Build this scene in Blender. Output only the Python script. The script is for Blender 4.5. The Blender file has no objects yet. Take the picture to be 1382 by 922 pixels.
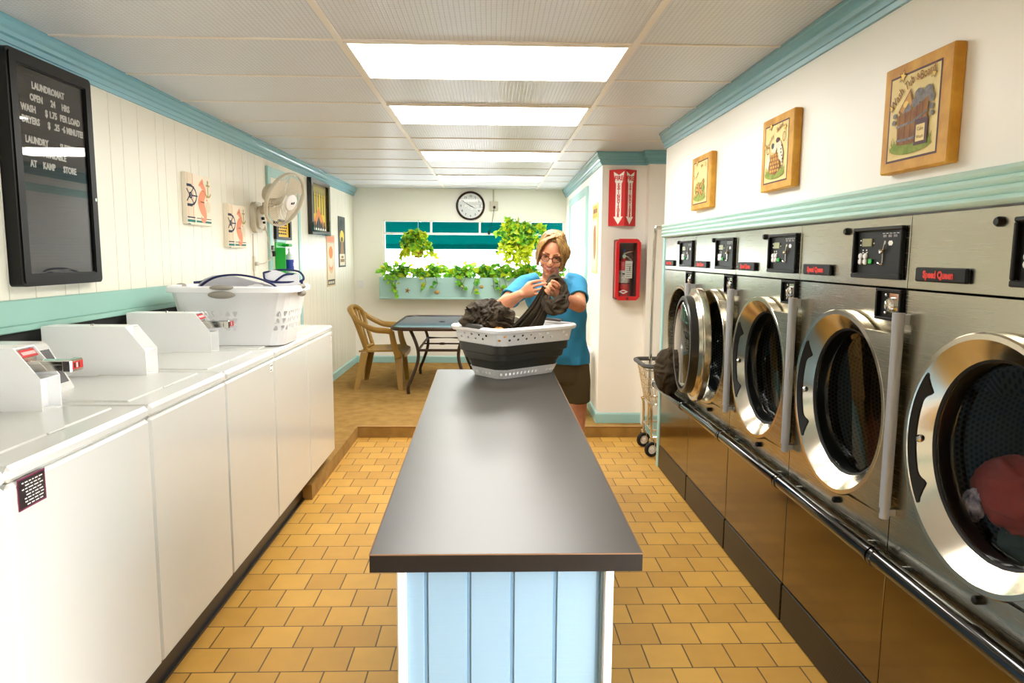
import bpy, bmesh, math, random
from math import sin, cos, pi, radians
from mathutils import Vector as V, Matrix, noise

C = bpy.context.scene.collection
random.seed(7)
BASE = {}

# ------------------------------------------------------------------ helpers
def lin(c):
    out = []
    for v in c:
        v /= 255.0
        out.append(v / 12.92 if v <= .04045 else ((v + .055) / 1.055) ** 2.4)
    return (*out, 1.0)

def mat(name, col, rough=.5, metal=0.0, spec=.5, vary=None, bump=None, emit=None, coat=0, aniso=0, stretch=None):
    m = bpy.data.materials.new(name); m.use_nodes = True
    nt = m.node_tree; b = nt.nodes['Principled BSDF']
    b.inputs['Base Color'].default_value = lin(col)
    b.inputs['Roughness'].default_value = rough
    b.inputs['Metallic'].default_value = metal
    b.inputs['Specular IOR Level'].default_value = spec
    if coat:
        b.inputs['Coat Weight'].default_value = coat; b.inputs['Coat Roughness'].default_value = .08
    if aniso:
        b.inputs['Anisotropic'].default_value = aniso
    if emit:
        b.inputs['Emission Color'].default_value = lin(emit[0]); b.inputs['Emission Strength'].default_value = emit[1]
    if vary or bump:
        tc = nt.nodes.new('ShaderNodeTexCoord'); src = tc.outputs['Object']
        if stretch:
            mp = nt.nodes.new('ShaderNodeMapping'); mp.inputs['Scale'].default_value = stretch
            nt.links.new(src, mp.inputs[0]); src = mp.outputs[0]
    if vary:   # (scale, second colour, detail)
        n = nt.nodes.new('ShaderNodeTexNoise'); n.inputs['Scale'].default_value = vary[0]; n.inputs['Detail'].default_value = vary[2] if len(vary) > 2 else 4
        nt.links.new(src, n.inputs['Vector'])
        r = nt.nodes.new('ShaderNodeValToRGB')
        r.color_ramp.elements[0].position = .35; r.color_ramp.elements[1].position = .65
        r.color_ramp.elements[0].color = lin(col); r.color_ramp.elements[1].color = lin(vary[1])
        nt.links.new(n.outputs['Fac'], r.inputs[0]); nt.links.new(r.outputs[0], b.inputs['Base Color'])
    if bump:   # (scale, strength, distance)
        n = nt.nodes.new('ShaderNodeTexNoise'); n.inputs['Scale'].default_value = bump[0]; n.inputs['Detail'].default_value = 6
        nt.links.new(src, n.inputs['Vector'])
        bp = nt.nodes.new('ShaderNodeBump'); bp.inputs['Strength'].default_value = bump[1]
        bp.inputs['Distance'].default_value = bump[2] if len(bump) > 2 else .01
        nt.links.new(n.outputs['Fac'], bp.inputs['Height']); nt.links.new(bp.outputs[0], b.inputs['Normal'])
    return m

def glass(name, tint=(255, 255, 255), refl=.04, rough=.02):
    """thin pane: see-through tint, mirror share rising towards grazing"""
    m = bpy.data.materials.new(name); m.use_nodes = True
    nt = m.node_tree; nt.nodes.clear()
    o = nt.nodes.new('ShaderNodeOutputMaterial'); t = nt.nodes.new('ShaderNodeBsdfTransparent'); g = nt.nodes.new('ShaderNodeBsdfGlossy')
    mx = nt.nodes.new('ShaderNodeMixShader'); lw = nt.nodes.new('ShaderNodeLayerWeight'); lw.inputs['Blend'].default_value = .5
    pw = nt.nodes.new('ShaderNodeMath'); pw.operation = 'POWER'; pw.inputs[1].default_value = 5.0
    mr = nt.nodes.new('ShaderNodeMath'); mr.operation = 'MULTIPLY_ADD'; mr.inputs[1].default_value = 1 - refl; mr.inputs[2].default_value = refl
    nt.links.new(lw.outputs['Facing'], pw.inputs[0]); nt.links.new(pw.outputs[0], mr.inputs[0]); nt.links.new(mr.outputs[0], mx.inputs[0])
    t.inputs[0].default_value = lin(tint); g.inputs['Roughness'].default_value = rough
    nt.links.new(t.outputs[0], mx.inputs[1]); nt.links.new(g.outputs[0], mx.inputs[2]); nt.links.new(mx.outputs[0], o.inputs[0])
    return m

def frame_of(d):
    d = V(d).normalized()
    a = V((0, 0, 1)) if abs(d.z) < .9 else V((1, 0, 0))
    u = d.cross(a).normalized(); w = u.cross(d).normalized()
    return u, w

def smooth_path(pts, n=6, closed=False):
    pts = [V(p) for p in pts]; out = []; N = len(pts)
    rng = N if closed else N - 1
    for i in range(rng):
        p0 = pts[(i - 1) % N] if (closed or i > 0) else pts[0] * 2 - pts[1]
        p1, p2 = pts[i], pts[(i + 1) % N]
        p3 = pts[(i + 2) % N] if (closed or i + 2 < N) else pts[-1] * 2 - pts[-2]
        for k in range(n):
            t = k / n
            out.append(.5 * ((2 * p1) + (p2 - p0) * t + (2 * p0 - 5 * p1 + 4 * p2 - p3) * t * t + (3 * p1 - p0 - 3 * p2 + p3) * t ** 3))
    if not closed: out.append(pts[-1])
    return out

def lerps(vals, n):
    out = []
    for i in range(n):
        t = i / (n - 1) * (len(vals) - 1); k = min(int(t), len(vals) - 2); f = t - k
        out.append(vals[k] * (1 - f) + vals[k + 1] * f)
    return out

class M:
    """collects vertices and faces of ONE mesh object"""
    def __init__(s): s.v = []; s.f = []; s.mi = []; s.cur = 0
    def add(s, vs, fs):
        b = len(s.v); s.v.extend(V(p) for p in vs)
        for f in fs: s.f.append(tuple(b + i for i in f)); s.mi.append(s.cur)
        return s
    def mat(s, i): s.cur = i; return s
    def box(s, x0, x1, y0, y1, z0, z1, bev=0.0):
        x0, x1 = min(x0, x1), max(x0, x1); y0, y1 = min(y0, y1), max(y0, y1); z0, z1 = min(z0, z1), max(z0, z1)
        if bev <= 0:
            vs = [(x, y, z) for x in (x0, x1) for y in (y0, y1) for z in (z0, z1)]
            return s.add(vs, [(0, 1, 3, 2), (4, 6, 7, 5), (0, 4, 5, 1), (2, 3, 7, 6), (0, 2, 6, 4), (1, 5, 7, 3)])
        b = min(bev, (x1 - x0) * .49, (y1 - y0) * .49, (z1 - z0) * .49)
        X, Y, Z = (x0, x1), (y0, y1), (z0, z1); vs = []; idx = {}
        for i in (0, 1):
            for j in (0, 1):
                for k in (0, 1):
                    sx, sy, sz = (b if i == 0 else -b), (b if j == 0 else -b), (b if k == 0 else -b)
                    for ax, p in enumerate(((X[i], Y[j] + sy, Z[k] + sz), (X[i] + sx, Y[j], Z[k] + sz), (X[i] + sx, Y[j] + sy, Z[k]))):
                        idx[i, j, k, ax] = len(vs); vs.append(p)
        fs = []
        for i in (0, 1): fs.append([idx[i, 0, 0, 0], idx[i, 1, 0, 0], idx[i, 1, 1, 0], idx[i, 0, 1, 0]])
        for j in (0, 1): fs.append([idx[0, j, 0, 1], idx[1, j, 0, 1], idx[1, j, 1, 1], idx[0, j, 1, 1]])
        for k in (0, 1): fs.append([idx[0, 0, k, 2], idx[1, 0, k, 2], idx[1, 1, k, 2], idx[0, 1, k, 2]])
        for i in (0, 1):
            for j in (0, 1): fs.append([idx[i, j, 0, 0], idx[i, j, 1, 0], idx[i, j, 1, 1], idx[i, j, 0, 1]])
            for k in (0, 1): fs.append([idx[i, 0, k, 0], idx[i, 1, k, 0], idx[i, 1, k, 2], idx[i, 0, k, 2]])
        for j in (0, 1):
            for k in (0, 1): fs.append([idx[0, j, k, 1], idx[1, j, k, 1], idx[1, j, k, 2], idx[0, j, k, 2]])
        for i in (0, 1):
            for j in (0, 1):
                for k in (0, 1): fs.append([idx[i, j, k, a] for a in range(3)])
        return s.add(vs, fs)
    def tube(s, pts, r, n=8, closed=False, caps=True, squash=None):
        pts = [V(p) for p in pts]; N = len(pts)
        rr = r if isinstance(r, (list, tuple)) else [r] * N
        if len(rr) != N: rr = lerps(list(rr), N)
        vs = []; u = None
        for i, p in enumerate(pts):
            a = pts[(i - 1) % N] if (closed or i > 0) else p
            c = pts[(i + 1) % N] if (closed or i < N - 1) else p
            d = (c - a)
            d = d.normalized() if d.length > 1e-9 else V((0, 0, 1))
            if u is None: u = frame_of(d)[0]; w = d.cross(u).normalized()
            else:
                u = (u - d * u.dot(d)); u = u.normalized() if u.length > 1e-6 else frame_of(d)[0]
                w = d.cross(u).normalized()
            q = squash or (1, 1)
            for k in range(n):
                t = 2 * pi * k / n; vs.append(p + u * (rr[i] * q[0] * cos(t)) + w * (rr[i] * q[1] * sin(t)))
        fs = []
        for i in range(N if closed else N - 1):
            j = (i + 1) % N
            for k in range(n): fs.append((i * n + k, i * n + (k + 1) % n, j * n + (k + 1) % n, j * n + k))
        if caps and not closed:
            fs.append(tuple(range(n))[::-1]); fs.append(tuple((N - 1) * n + k for k in range(n)))
        return s.add(vs, fs)
    def cyl(s, p0, p1, r0, r1=None, n=20, caps=True):
        return s.tube([p0, p1], [r0, r0 if r1 is None else r1], n, caps=caps)
    def lathe(s, prof, c, axis=(0, 0, 1), n=32, a0=0, a1=2 * pi, closed=False):
        ax = V(axis).normalized(); u, w = frame_of(ax); c = V(c); full = abs(a1 - a0 - 2 * pi) < 1e-6
        cnt = n if full else n + 1; vs = []
        for k in range(cnt):
            t = a0 + (a1 - a0) * k / n; d = u * cos(t) + w * sin(t)
            for r, h in prof: vs.append(c + d * r + ax * h)
        L = len(prof); fs = []
        for k in range(n):
            k2 = (k + 1) % cnt
            for i in range(L if closed else L - 1):
                j = (i + 1) % L; fs.append((k * L + i, k2 * L + i, k2 * L + j, k * L + j))
        return s.add(vs, fs)
    def prism(s, poly, o, u, w, depth):
        """polygon poly (2d) in the plane o+a*u+b*w, extruded by depth along u x w"""
        o, u, w = V(o), V(u), V(w); nn = u.cross(w).normalized() * depth; n = len(poly)
        a = [o + u * x + w * y for x, y in poly]; b = [p + nn for p in a]
        return s.add(a + b, [tuple(range(n))[::-1], tuple(range(n, 2 * n))] + [(i, (i + 1) % n, n + (i + 1) % n, n + i) for i in range(n)])
    def ellip(s, c, r, rot=None, nu=20, nv=12, fn=None):
        c = V(c); vs = []; fs = []
        for j in range(nv + 1):
            ph = -pi / 2 + pi * j / nv
            for i in range(nu):
                th = 2 * pi * i / nu
                d = V((cos(ph) * cos(th), cos(ph) * sin(th), sin(ph)))
                k = fn(d) if fn else 1.0
                p = V((d.x * r[0] * k, d.y * r[1] * k, d.z * r[2] * k))
                if rot is not None: p = rot @ p
                vs.append(c + p)
        for j in range(nv):
            for i in range(nu):
                i2 = (i + 1) % nu; fs.append((j * nu + i, j * nu + i2, (j + 1) * nu + i2, (j + 1) * nu + i))
        return s.add(vs, fs)
    def grid(s, fn, nu, nv, cu=False, cv=False):
        U = nu if cu else nu + 1; W = nv if cv else nv + 1
        vs = [fn(i / nu, j / nv) for i in range(U) for j in range(W)]; fs = []
        for i in range(nu):
            for j in range(nv):
                i2, j2 = (i + 1) % U, (j + 1) % W
                fs.append((i * W + j, i2 * W + j, i2 * W + j2, i * W + j2))
        return s.add(vs, fs)
    def sheet(s, fn, nu, nv, th):
        """grid surface with thickness th (closed shell)"""
        P = [[V(fn(i / nu, j / nv)) for j in range(nv + 1)] for i in range(nu + 1)]
        def nrm(i, j):
            a = P[min(i + 1, nu)][j] - P[max(i - 1, 0)][j]; b = P[i][min(j + 1, nv)] - P[i][max(j - 1, 0)]
            c = a.cross(b); return c.normalized() if c.length > 1e-12 else V((0, 0, 1))
        W = nv + 1; top = []; bot = []
        for i in range(nu + 1):
            for j in range(W):
                d = nrm(i, j) * th / 2; top.append(P[i][j] + d); bot.append(P[i][j] - d)
        n = len(top); fs = []
        for i in range(nu):
            for j in range(nv):
                q = (i * W + j, (i + 1) * W + j, (i + 1) * W + j + 1, i * W + j + 1)
                fs.append(q); fs.append(tuple(n + k for k in q[::-1]))
        def edge(seq):
            for a, b in zip(seq[:-1], seq[1:]): fs.append((a, n + a, n + b, b))
        edge([j for j in range(W)]); edge([nu * W + j for j in range(W)][::-1])
        edge([i * W for i in range(nu + 1)][::-1]); edge([i * W + nv for i in range(nu + 1)])
        return s.add(top + bot, fs)
    def loft(s, rings, caps=True):
        n = len(rings[0]); vs = [p for r in rings for p in r]; fs = []
        for i in range(len(rings) - 1):
            for k in range(n): fs.append((i * n + k, i * n + (k + 1) % n, (i + 1) * n + (k + 1) % n, (i + 1) * n + k))
        if caps: fs.append(tuple(range(n))[::-1]); fs.append(tuple((len(rings) - 1) * n + k for k in range(n)))
        return s.add(vs, fs)
    def mesh(s, name, off=V((0, 0, 0)), sharp=35, recalc=True):
        me = bpy.data.meshes.new(name)
        me.from_pydata([tuple(p - off) for p in s.v], [], s.f)
        me.polygons.foreach_set('material_index', s.mi)
        if recalc:
            bm = bmesh.new(); bm.from_mesh(me); bmesh.ops.recalc_face_normals(bm, faces=bm.faces); bm.to_mesh(me); bm.free()
        me.polygons.foreach_set('use_smooth', [True] * len(me.polygons))
        me.set_sharp_from_angle(angle=radians(sharp))
        me.update(); return me

def setmats(me, m):
    for x in (m if isinstance(m, (list, tuple)) else [m]): me.materials.append(x)

def root_of(o):
    while o.parent is not None: o = o.parent
    return o

def part(name, mb, m, parent, label=None, sharp=35, recalc=True):
    off = BASE[root_of(parent).name]
    me = mb.mesh(name, off, sharp, recalc); setmats(me, m)
    o = bpy.data.objects.new(name, me); C.objects.link(o); o.parent = parent
    if label: o['label'] = label
    return o

def rawpart(name, me, m, parent, label=None):
    off = BASE[root_of(parent).name]
    me.transform(Matrix.Translation(-off)); setmats(me, m); me.name = name
    o = bpy.data.objects.new(name, me); C.objects.link(o); o.parent = parent
    if label: o['label'] = label
    return o

def thing(name, label, cat, loc=(0, 0, 0), group=None):
    o = bpy.data.objects.new(name, None); C.objects.link(o); o.empty_display_size = .05
    o.location = loc; o['label'] = label; o['category'] = cat
    if group: o['group'] = group
    BASE[o.name] = V(loc); return o

def single(name, mb, m, label, cat, group=None, kind=None, sharp=35, base=None):
    lo = V((min(p.x for p in mb.v), min(p.y for p in mb.v), min(p.z for p in mb.v))); hi = V((max(p.x for p in mb.v), max(p.y for p in mb.v), lo.z))
    off = V(base) if base else (lo + hi) / 2
    me = mb.mesh(name, off, sharp); setmats(me, m)
    o = bpy.data.objects.new(name, me); C.objects.link(o); o.location = off; BASE[o.name] = off
    o['label'] = label; o['category'] = cat
    if group: o['group'] = group
    if kind: o['kind'] = kind
    return o

def struct(name, mb, m, parent=None, sharp=35):
    if parent is not None: return part(name, mb, m, parent, sharp=sharp)
    me = mb.mesh(name, V((0, 0, 0)), sharp); setmats(me, m)
    o = bpy.data.objects.new(name, me); C.objects.link(o); o['kind'] = 'structure'; BASE[o.name] = V((0, 0, 0))
    return o

def copy_tree(o, loc=None, parent=None):
    kids = [c for c in bpy.data.objects if c.parent == o]
    c = o.copy(); C.objects.link(c)
    if parent is not None: c.parent = parent
    if loc is not None: c.location = loc
    for k in kids: copy_tree(k, None, c)
    return c

_fc = {}
def text_mb(mb, s, o, right, up, size, depth=.001, align='CENTER', bold=0.0, sx=1.0, space=1.0):
    """adds lettering as geometry to mb: o = anchor (centre of baseline)"""
    cu = bpy.data.curves.new('t', 'FONT'); cu.body = s; cu.size = size; cu.align_x = align; cu.extrude = depth / 2; cu.offset = bold; cu.resolution_u = 2
    cu.space_character = space
    ob = bpy.data.objects.new('t', cu); C.objects.link(ob)
    bpy.context.view_layer.update()
    me = bpy.data.meshes.new_from_object(ob.evaluated_get(bpy.context.evaluated_depsgraph_get()))
    bpy.data.objects.remove(ob); bpy.data.curves.remove(cu)
    o, r, u = V(o), V(right).normalized(), V(up).normalized(); nn = r.cross(u)
    vs = [o + r * (v.co.x * sx) + u * v.co.y + nn * v.co.z for v in me.vertices]
    fs = [tuple(p.vertices) for p in me.polygons]
    bpy.data.meshes.remove(me); mb.add(vs, fs); return mb

class Art:
    """flat picture painted with thin raised shapes on a plane: o + a*right + b*up"""
    def __init__(s, o, right, up): s.o, s.r, s.u = V(o), V(right).normalized(), V(up).normalized(); s.n = s.r.cross(s.u); s.m = M(); s.mats = []; s.k = 0
    def _m(s, m):
        if m not in s.mats: s.mats.append(m)
        s.m.mat(s.mats.index(m)); s.k += 1; return .0004 + .00006 * s.k
    def poly(s, m, pts):
        h = s._m(m); s.m.add([s.o + s.r * a + s.u * b + s.n * h for a, b in pts], [tuple(range(len(pts)))])
    def rect(s, m, a0, a1, b0, b1): s.poly(m, [(a0, b0), (a1, b0), (a1, b1), (a0, b1)])
    def ell(s, m, a, b, ra, rb, n=20, rot=0):
        s.poly(m, [(a + ra * cos(t) * cos(rot) - rb * sin(t) * sin(rot), b + ra * cos(t) * sin(rot) + rb * sin(t) * cos(rot)) for t in (2 * pi * i / n for i in range(n))])
    def star(s, m, a, b, r, rot=0.3):
        s.poly(m, [(a + (r if i % 2 == 0 else r * .42) * sin(rot + pi * i / 5), b + (r if i % 2 == 0 else r * .42) * cos(rot + pi * i / 5)) for i in range(10)])
    def stroke(s, m, pts, w):
        h = s._m(m); pts = [V((a, b, 0)) for a, b in pts]; L = []; ws = w if isinstance(w, (list, tuple)) else [w] * len(pts)
        if len(ws) != len(pts): ws = lerps(list(ws), len(pts))
        vs = []
        for i, p in enumerate(pts):
            d = pts[min(i + 1, len(pts) - 1)] - pts[max(i - 1, 0)]; q = V((-d.y, d.x, 0)).normalized() * ws[i] / 2
            for e in (p + q, p - q): vs.append(s.o + s.r * e.x + s.u * e.y + s.n * h)
        s.m.add(vs, [(2 * i, 2 * i + 1, 2 * i + 3, 2 * i + 2) for i in range(len(pts) - 1)])
    def ring(s, m, a, b, ra, rb, w, n=24, t0=0, t1=2 * pi): s.stroke(m, [(a + ra * cos(t0 + (t1 - t0) * i / n), b + rb * sin(t0 + (t1 - t0) * i / n)) for i in range(n + 1)], w)
    def text(s, m, txt, a, b, size, rot=0, sx=1.0, bold=0.0, align='CENTER'):
        h = s._m(m); r = s.r * cos(rot) + s.u * sin(rot); u = s.u * cos(rot) - s.r * sin(rot)
        text_mb(s.m, txt, s.o + s.r * a + s.u * b + s.n * h, r, u, size, .0004, align, bold, sx)
    def part(s, name, parent, label=None): return part(name, s.m, s.mats, parent, label, recalc=False)

# ------------------------------------------------------------------ materials
def tile_mat():
    m = bpy.data.materials.new('quarry_tile'); m.use_nodes = True; nt = m.node_tree; b = nt.nodes['Principled BSDF']
    tc = nt.nodes.new('ShaderNodeTexCoord'); mp = nt.nodes.new('ShaderNodeMapping')
    w = .1655; mp.inputs['Location'].default_value = (.777 + w * .5 + w * 40, -2.685 + w * 40, 0)
    nt.links.new(tc.outputs['Object'], mp.inputs[0])
    br = nt.nodes.new('ShaderNodeTexBrick'); br.offset = .5; br.offset_frequency = 2; br.squash = 1
    for k, v in (('Scale', 1), ('Mortar Size', .0032), ('Mortar Smooth', .15), ('Bias', 0), ('Brick Width', w), ('Row Height', w)): br.inputs[k].default_value = v
    br.inputs['Color1'].default_value = lin((224, 172, 78)); br.inputs['Color2'].default_value = lin((203, 152, 66)); br.inputs['Mortar'].default_value = lin((104, 80, 34))
    nt.links.new(mp.outputs[0], br.inputs['Vector'])
    n = nt.nodes.new('ShaderNodeTexNoise'); n.inputs['Scale'].default_value = 9; n.inputs['Detail'].default_value = 8; nt.links.new(tc.outputs['Object'], n.inputs['Vector'])
    mx = nt.nodes.new('ShaderNodeMix'); mx.data_type = 'RGBA'; mx.blend_type = 'MULTIPLY'; mx.inputs[0].default_value = .22
    nt.links.new(br.outputs['Color'], mx.inputs[6]); nt.links.new(n.outputs['Fac'], mx.inputs[7]); nt.links.new(mx.outputs[2], b.inputs['Base Color'])
    bp = nt.nodes.new('ShaderNodeBump'); bp.inputs['Strength'].default_value = .5; bp.inputs['Distance'].default_value = .003; bp.invert = True
    nt.links.new(br.outputs['Fac'], bp.inputs['Height']); nt.links.new(bp.outputs[0], b.inputs['Normal'])
    b.inputs['Roughness'].default_value = .5
    return m

def ceiling_mat():
    m = bpy.data.materials.new('prismatic_panel'); m.use_nodes = True; nt = m.node_tree; b = nt.nodes['Principled BSDF']
    tc = nt.nodes.new('ShaderNodeTexCoord'); mp = nt.nodes.new('ShaderNodeMapping'); mp.inputs['Location'].default_value = (40, 40, 0); nt.links.new(tc.outputs['Object'], mp.inputs[0])
    br = nt.nodes.new('ShaderNodeTexBrick'); br.offset = 0; br.squash = 1
    for k, v in (('Scale', 1), ('Mortar Size', .0035), ('Mortar Smooth', 1), ('Brick Width', .019), ('Row Height', .019)): br.inputs[k].default_value = v
    br.inputs['Color1'].default_value = lin((214, 216, 220)); br.inputs['Color2'].default_value = lin((214, 216, 220)); br.inputs['Mortar'].default_value = lin((186, 187, 190))
    nt.links.new(mp.outputs[0], br.inputs['Vector']); nt.links.new(br.outputs['Color'], b.inputs['Base Color'])
    bp = nt.nodes.new('ShaderNodeBump'); bp.inputs['Strength'].default_value = .35; bp.inputs['Distance'].default_value = .004
    nt.links.new(br.outputs['Fac'], bp.inputs['Height']); nt.links.new(bp.outputs[0], b.inputs['Normal'])
    b.inputs['Roughness'].default_value = .32
    return m

def steel_mat(name, col=(176, 168, 150), rough=.2, bumps=.03):
    m = bpy.data.materials.new(name); m.use_nodes = True; nt = m.node_tree; b = nt.nodes['Principled BSDF']
    b.inputs['Metallic'].default_value = 1; b.inputs['Base Color'].default_value = lin(col)
    tc = nt.nodes.new('ShaderNodeTexCoord'); mp = nt.nodes.new('ShaderNodeMapping'); mp.inputs['Scale'].default_value = (30, 6, 900)
    nt.links.new(tc.outputs['Object'], mp.inputs[0])
    n = nt.nodes.new('ShaderNodeTexNoise'); n.inputs['Scale'].default_value = 1; n.inputs['Detail'].default_value = 3; nt.links.new(mp.outputs[0], n.inputs['Vector'])
    mr = nt.nodes.new('ShaderNodeMapRange'); mr.inputs[3].default_value = rough - .05; mr.inputs[4].default_value = rough + .08
    nt.links.new(n.outputs['Fac'], mr.inputs[0]); nt.links.new(mr.outputs[0], b.inputs['Roughness'])
    n2 = nt.nodes.new('ShaderNodeTexNoise'); n2.inputs['Scale'].default_value = 2.2; n2.inputs['Detail'].default_value = 1; nt.links.new(tc.outputs['Object'], n2.inputs['Vector'])
    bp = nt.nodes.new('ShaderNodeBump'); bp.inputs['Strength'].default_value = bumps; bp.inputs['Distance'].default_value = .05
    nt.links.new(n2.outputs['Fac'], bp.inputs['Height']); nt.links.new(bp.outputs[0], b.inputs['Normal'])
    return m

def dots_mat(name, col, dark, pitch, rad=.3, rough=.4, metal=.6, polar=None):
    """sheet metal with a grid of small round holes; polar = (cy, cz, radius): rolled round an axis along x"""
    m = bpy.data.materials.new(name); m.use_nodes = True; nt = m.node_tree; b = nt.nodes['Principled BSDF']
    def mth(op, a, c=None):
        n = nt.nodes.new('ShaderNodeMath'); n.operation = op
        for i, q in enumerate((a, c)):
            if q is None: continue
            if isinstance(q, (int, float)): n.inputs[i].default_value = q
            else: nt.links.new(q, n.inputs[i])
        return n.outputs[0]
    tc = nt.nodes.new('ShaderNodeTexCoord'); sp = nt.nodes.new('ShaderNodeSeparateXYZ'); nt.links.new(tc.outputs['Object'], sp.inputs[0])
    x, y, z = sp.outputs
    if polar: y, z = mth('MULTIPLY', mth('ARCTAN2', mth('SUBTRACT', z, polar[1]), mth('SUBTRACT', y, polar[0])), polar[2]), x
    a_, c_ = mth('DIVIDE', y, pitch), mth('DIVIDE', z, pitch * .866)
    row = mth('FLOOR', c_); a_ = mth('ADD', a_, mth('MULTIPLY', row, .5))
    fx, fz = mth('SUBTRACT', mth('FRACT', a_), .5), mth('MULTIPLY', mth('SUBTRACT', mth('FRACT', c_), .5), .866)
    d = mth('SQRT', mth('ADD', mth('MULTIPLY', fx, fx), mth('MULTIPLY', fz, fz)))
    r = nt.nodes.new('ShaderNodeValToRGB'); r.color_ramp.interpolation = 'CONSTANT'
    r.color_ramp.elements[0].color = lin(dark); r.color_ramp.elements[1].position = rad; r.color_ramp.elements[1].color = lin(col)
    nt.links.new(d, r.inputs[0]); nt.links.new(r.outputs[0], b.inputs['Base Color'])
    b.inputs['Roughness'].default_value = rough; b.inputs['Metallic'].default_value = metal
    return m

TILE = tile_mat(); CEILM = ceiling_mat()
CARPET = mat('carpet', (168, 130, 64), .95, vary=(9, (148, 111, 48), 12), bump=(220, .6, .006))
WALLP = mat('wall_paint', (249, 246, 237), .42, bump=(30, .05, .01))
PLANK = mat('plank_paint', (232, 228, 211), .35, bump=(14, .12, .01), stretch=(1, 1, .15))
AQUA = mat('aqua_paint', (164, 208, 206), .35)
AQUAD = mat('aqua_paint_deep', (116, 170, 182), .26)
AQUAT = mat('pale_aqua_casing', (200, 234, 226), .4)
AQUAL = mat('aqua_ledge_paint', (146, 190, 176), .35)
LBLUE = mat('pale_blue_paint', (148, 182, 206), .55, bump=(1, .15, .004), stretch=(8, 8, 160))
LBLUED = mat('pale_blue_groove', (122, 160, 190), .6)
WHITEP = mat('white_gloss_paint', (240, 238, 238), .35)
GRIDW = mat('grid_enamel', (226, 218, 206), .35)
LAM = mat('black_laminate', (52, 48, 42), .34, spec=.72, vary=(2.5, (62, 57, 50)), bump=(180, .03, .001))
LAME = mat('laminate_edge', (22, 20, 22), .45, bump=(60, .2, .002))
WORN = mat('worn_edge', (150, 112, 78), .6)
STEEL = steel_mat('brushed_steel', (188, 184, 168), .24, .07); STEELP = steel_mat('polished_steel', (214, 206, 188), .17, .0)
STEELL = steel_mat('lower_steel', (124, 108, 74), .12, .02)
CHROME = mat('chrome', (215, 212, 205), .08, 1)
ALU = mat('satin_aluminium', (176, 176, 180), .38, .35)
BLACKP = mat('black_plastic', (8, 8, 8), .4, spec=.3)
BLACKG = mat('black_gloss', (6, 6, 7), .1, coat=.5)
BLACKM = mat('black_matte', (15, 14, 13), .7)
DGLASS = glass('smoked_glass', (208, 215, 216), .05, .02)
CGLASS = glass('clear_glass', (248, 250, 250), .03, .01)
BGLASS = glass('board_glass', (240, 240, 240), .05, .02)
WGLASS = glass('window_glass', (252, 253, 253), .004, .01)
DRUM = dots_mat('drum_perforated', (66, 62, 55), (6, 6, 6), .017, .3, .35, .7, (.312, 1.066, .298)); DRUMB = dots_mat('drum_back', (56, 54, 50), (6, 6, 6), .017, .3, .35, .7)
KICK = dots_mat('kick_mesh', (36, 30, 19), (10, 8, 6), .016, .36, .35, .3)
ENAM = mat('white_enamel', (218, 218, 212), .18, coat=.3)
ENAMB = mat('meter_enamel', (250, 250, 248), .35)
CREAMP = mat('cream_plastic', (206, 198, 178), .4)
RED = mat('red_paint', (206, 16, 24), .3, coat=.3); REDD = mat('red_paint_dark', (96, 18, 22), .5)
REDT = mat('red_lettering', (232, 52, 36), .5)
WHITE = mat('white_plastic', (240, 240, 240), .4); PURE = mat('white_ink', (245, 243, 236), .6)
GREYH = mat('grey_grip', (150, 144, 132), .6)
NAVY = mat('navy_trim', (22, 34, 84), .7)
BROWN = mat('brown_cloth', (42, 31, 14), .85, vary=(7, (60, 46, 22), 5), bump=(26, .12, .006))
TAN = mat('tan_towel', (206, 150, 74), .95, vary=(50, (160, 104, 44), 6), bump=(90, .8, .01))
CREAM = mat('cream_cloth', (232, 224, 200), .9)
GREYR = mat('grey_rubber', (54, 54, 49), .45)
WOODT = mat('tan_resin', (154, 118, 50), .38)
BRONZE = mat('bronze_tube', (58, 40, 28), .35, .3)
TEALC = mat('teal_canvas', (0, 56, 54), .9, spec=0.0, bump=(200, .2, .002))
TERRA = mat('shell_brown', (150, 108, 44), .6)
LEAF = mat('leaf_green', (96, 176, 44), .4, vary=(25, (170, 220, 64), 2)); LEAFY = mat('leaf_yellow', (216, 218, 40), .45, vary=(30, (168, 196, 30), 2)); LEAFD = mat('leaf_dark', (44, 112, 40), .4, vary=(25, (90, 160, 50), 2))
STEM = mat('stem', (120, 130, 60), .6)
for _m in (LEAF, LEAFY, LEAFD):
    _b = _m.node_tree.nodes['Principled BSDF']; _b.inputs['Subsurface Weight'].default_value = 0.0
    _t = _m.node_tree.nodes.new('ShaderNodeBsdfTranslucent'); _x = _m.node_tree.nodes.new('ShaderNodeMixShader'); _x.inputs[0].default_value = .45
    _src = _b.inputs['Base Color'].links[0].from_socket
    _m.node_tree.links.new(_src, _t.inputs[0]); _m.node_tree.links.new(_b.outputs[0], _x.inputs[1]); _m.node_tree.links.new(_t.outputs[0], _x.inputs[2])
    _m.node_tree.links.new(_x.outputs[0], _m.node_tree.nodes['Material Output'].inputs[0])
SKIN = mat('skin', (226, 160, 122), .5, vary=(9, (212, 140, 104), 3)); SKIN.node_tree.nodes['Principled BSDF'].inputs['Subsurface Weight'].default_value = .08
HAIR = mat('blond_hair', (190, 150, 88), .42, vary=(90, (126, 92, 50), 3), stretch=(1, 1, .25))
SHIRT = mat('blue_jersey', (46, 136, 178), .8, bump=(40, .1, .004)); SHORTS = mat('olive_shorts', (84, 68, 38), .85, bump=(40, .2, .005))
EYED = mat('dark_brown', (46, 26, 18), .3); LIP = mat('lip', (202, 112, 94), .45)
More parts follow.
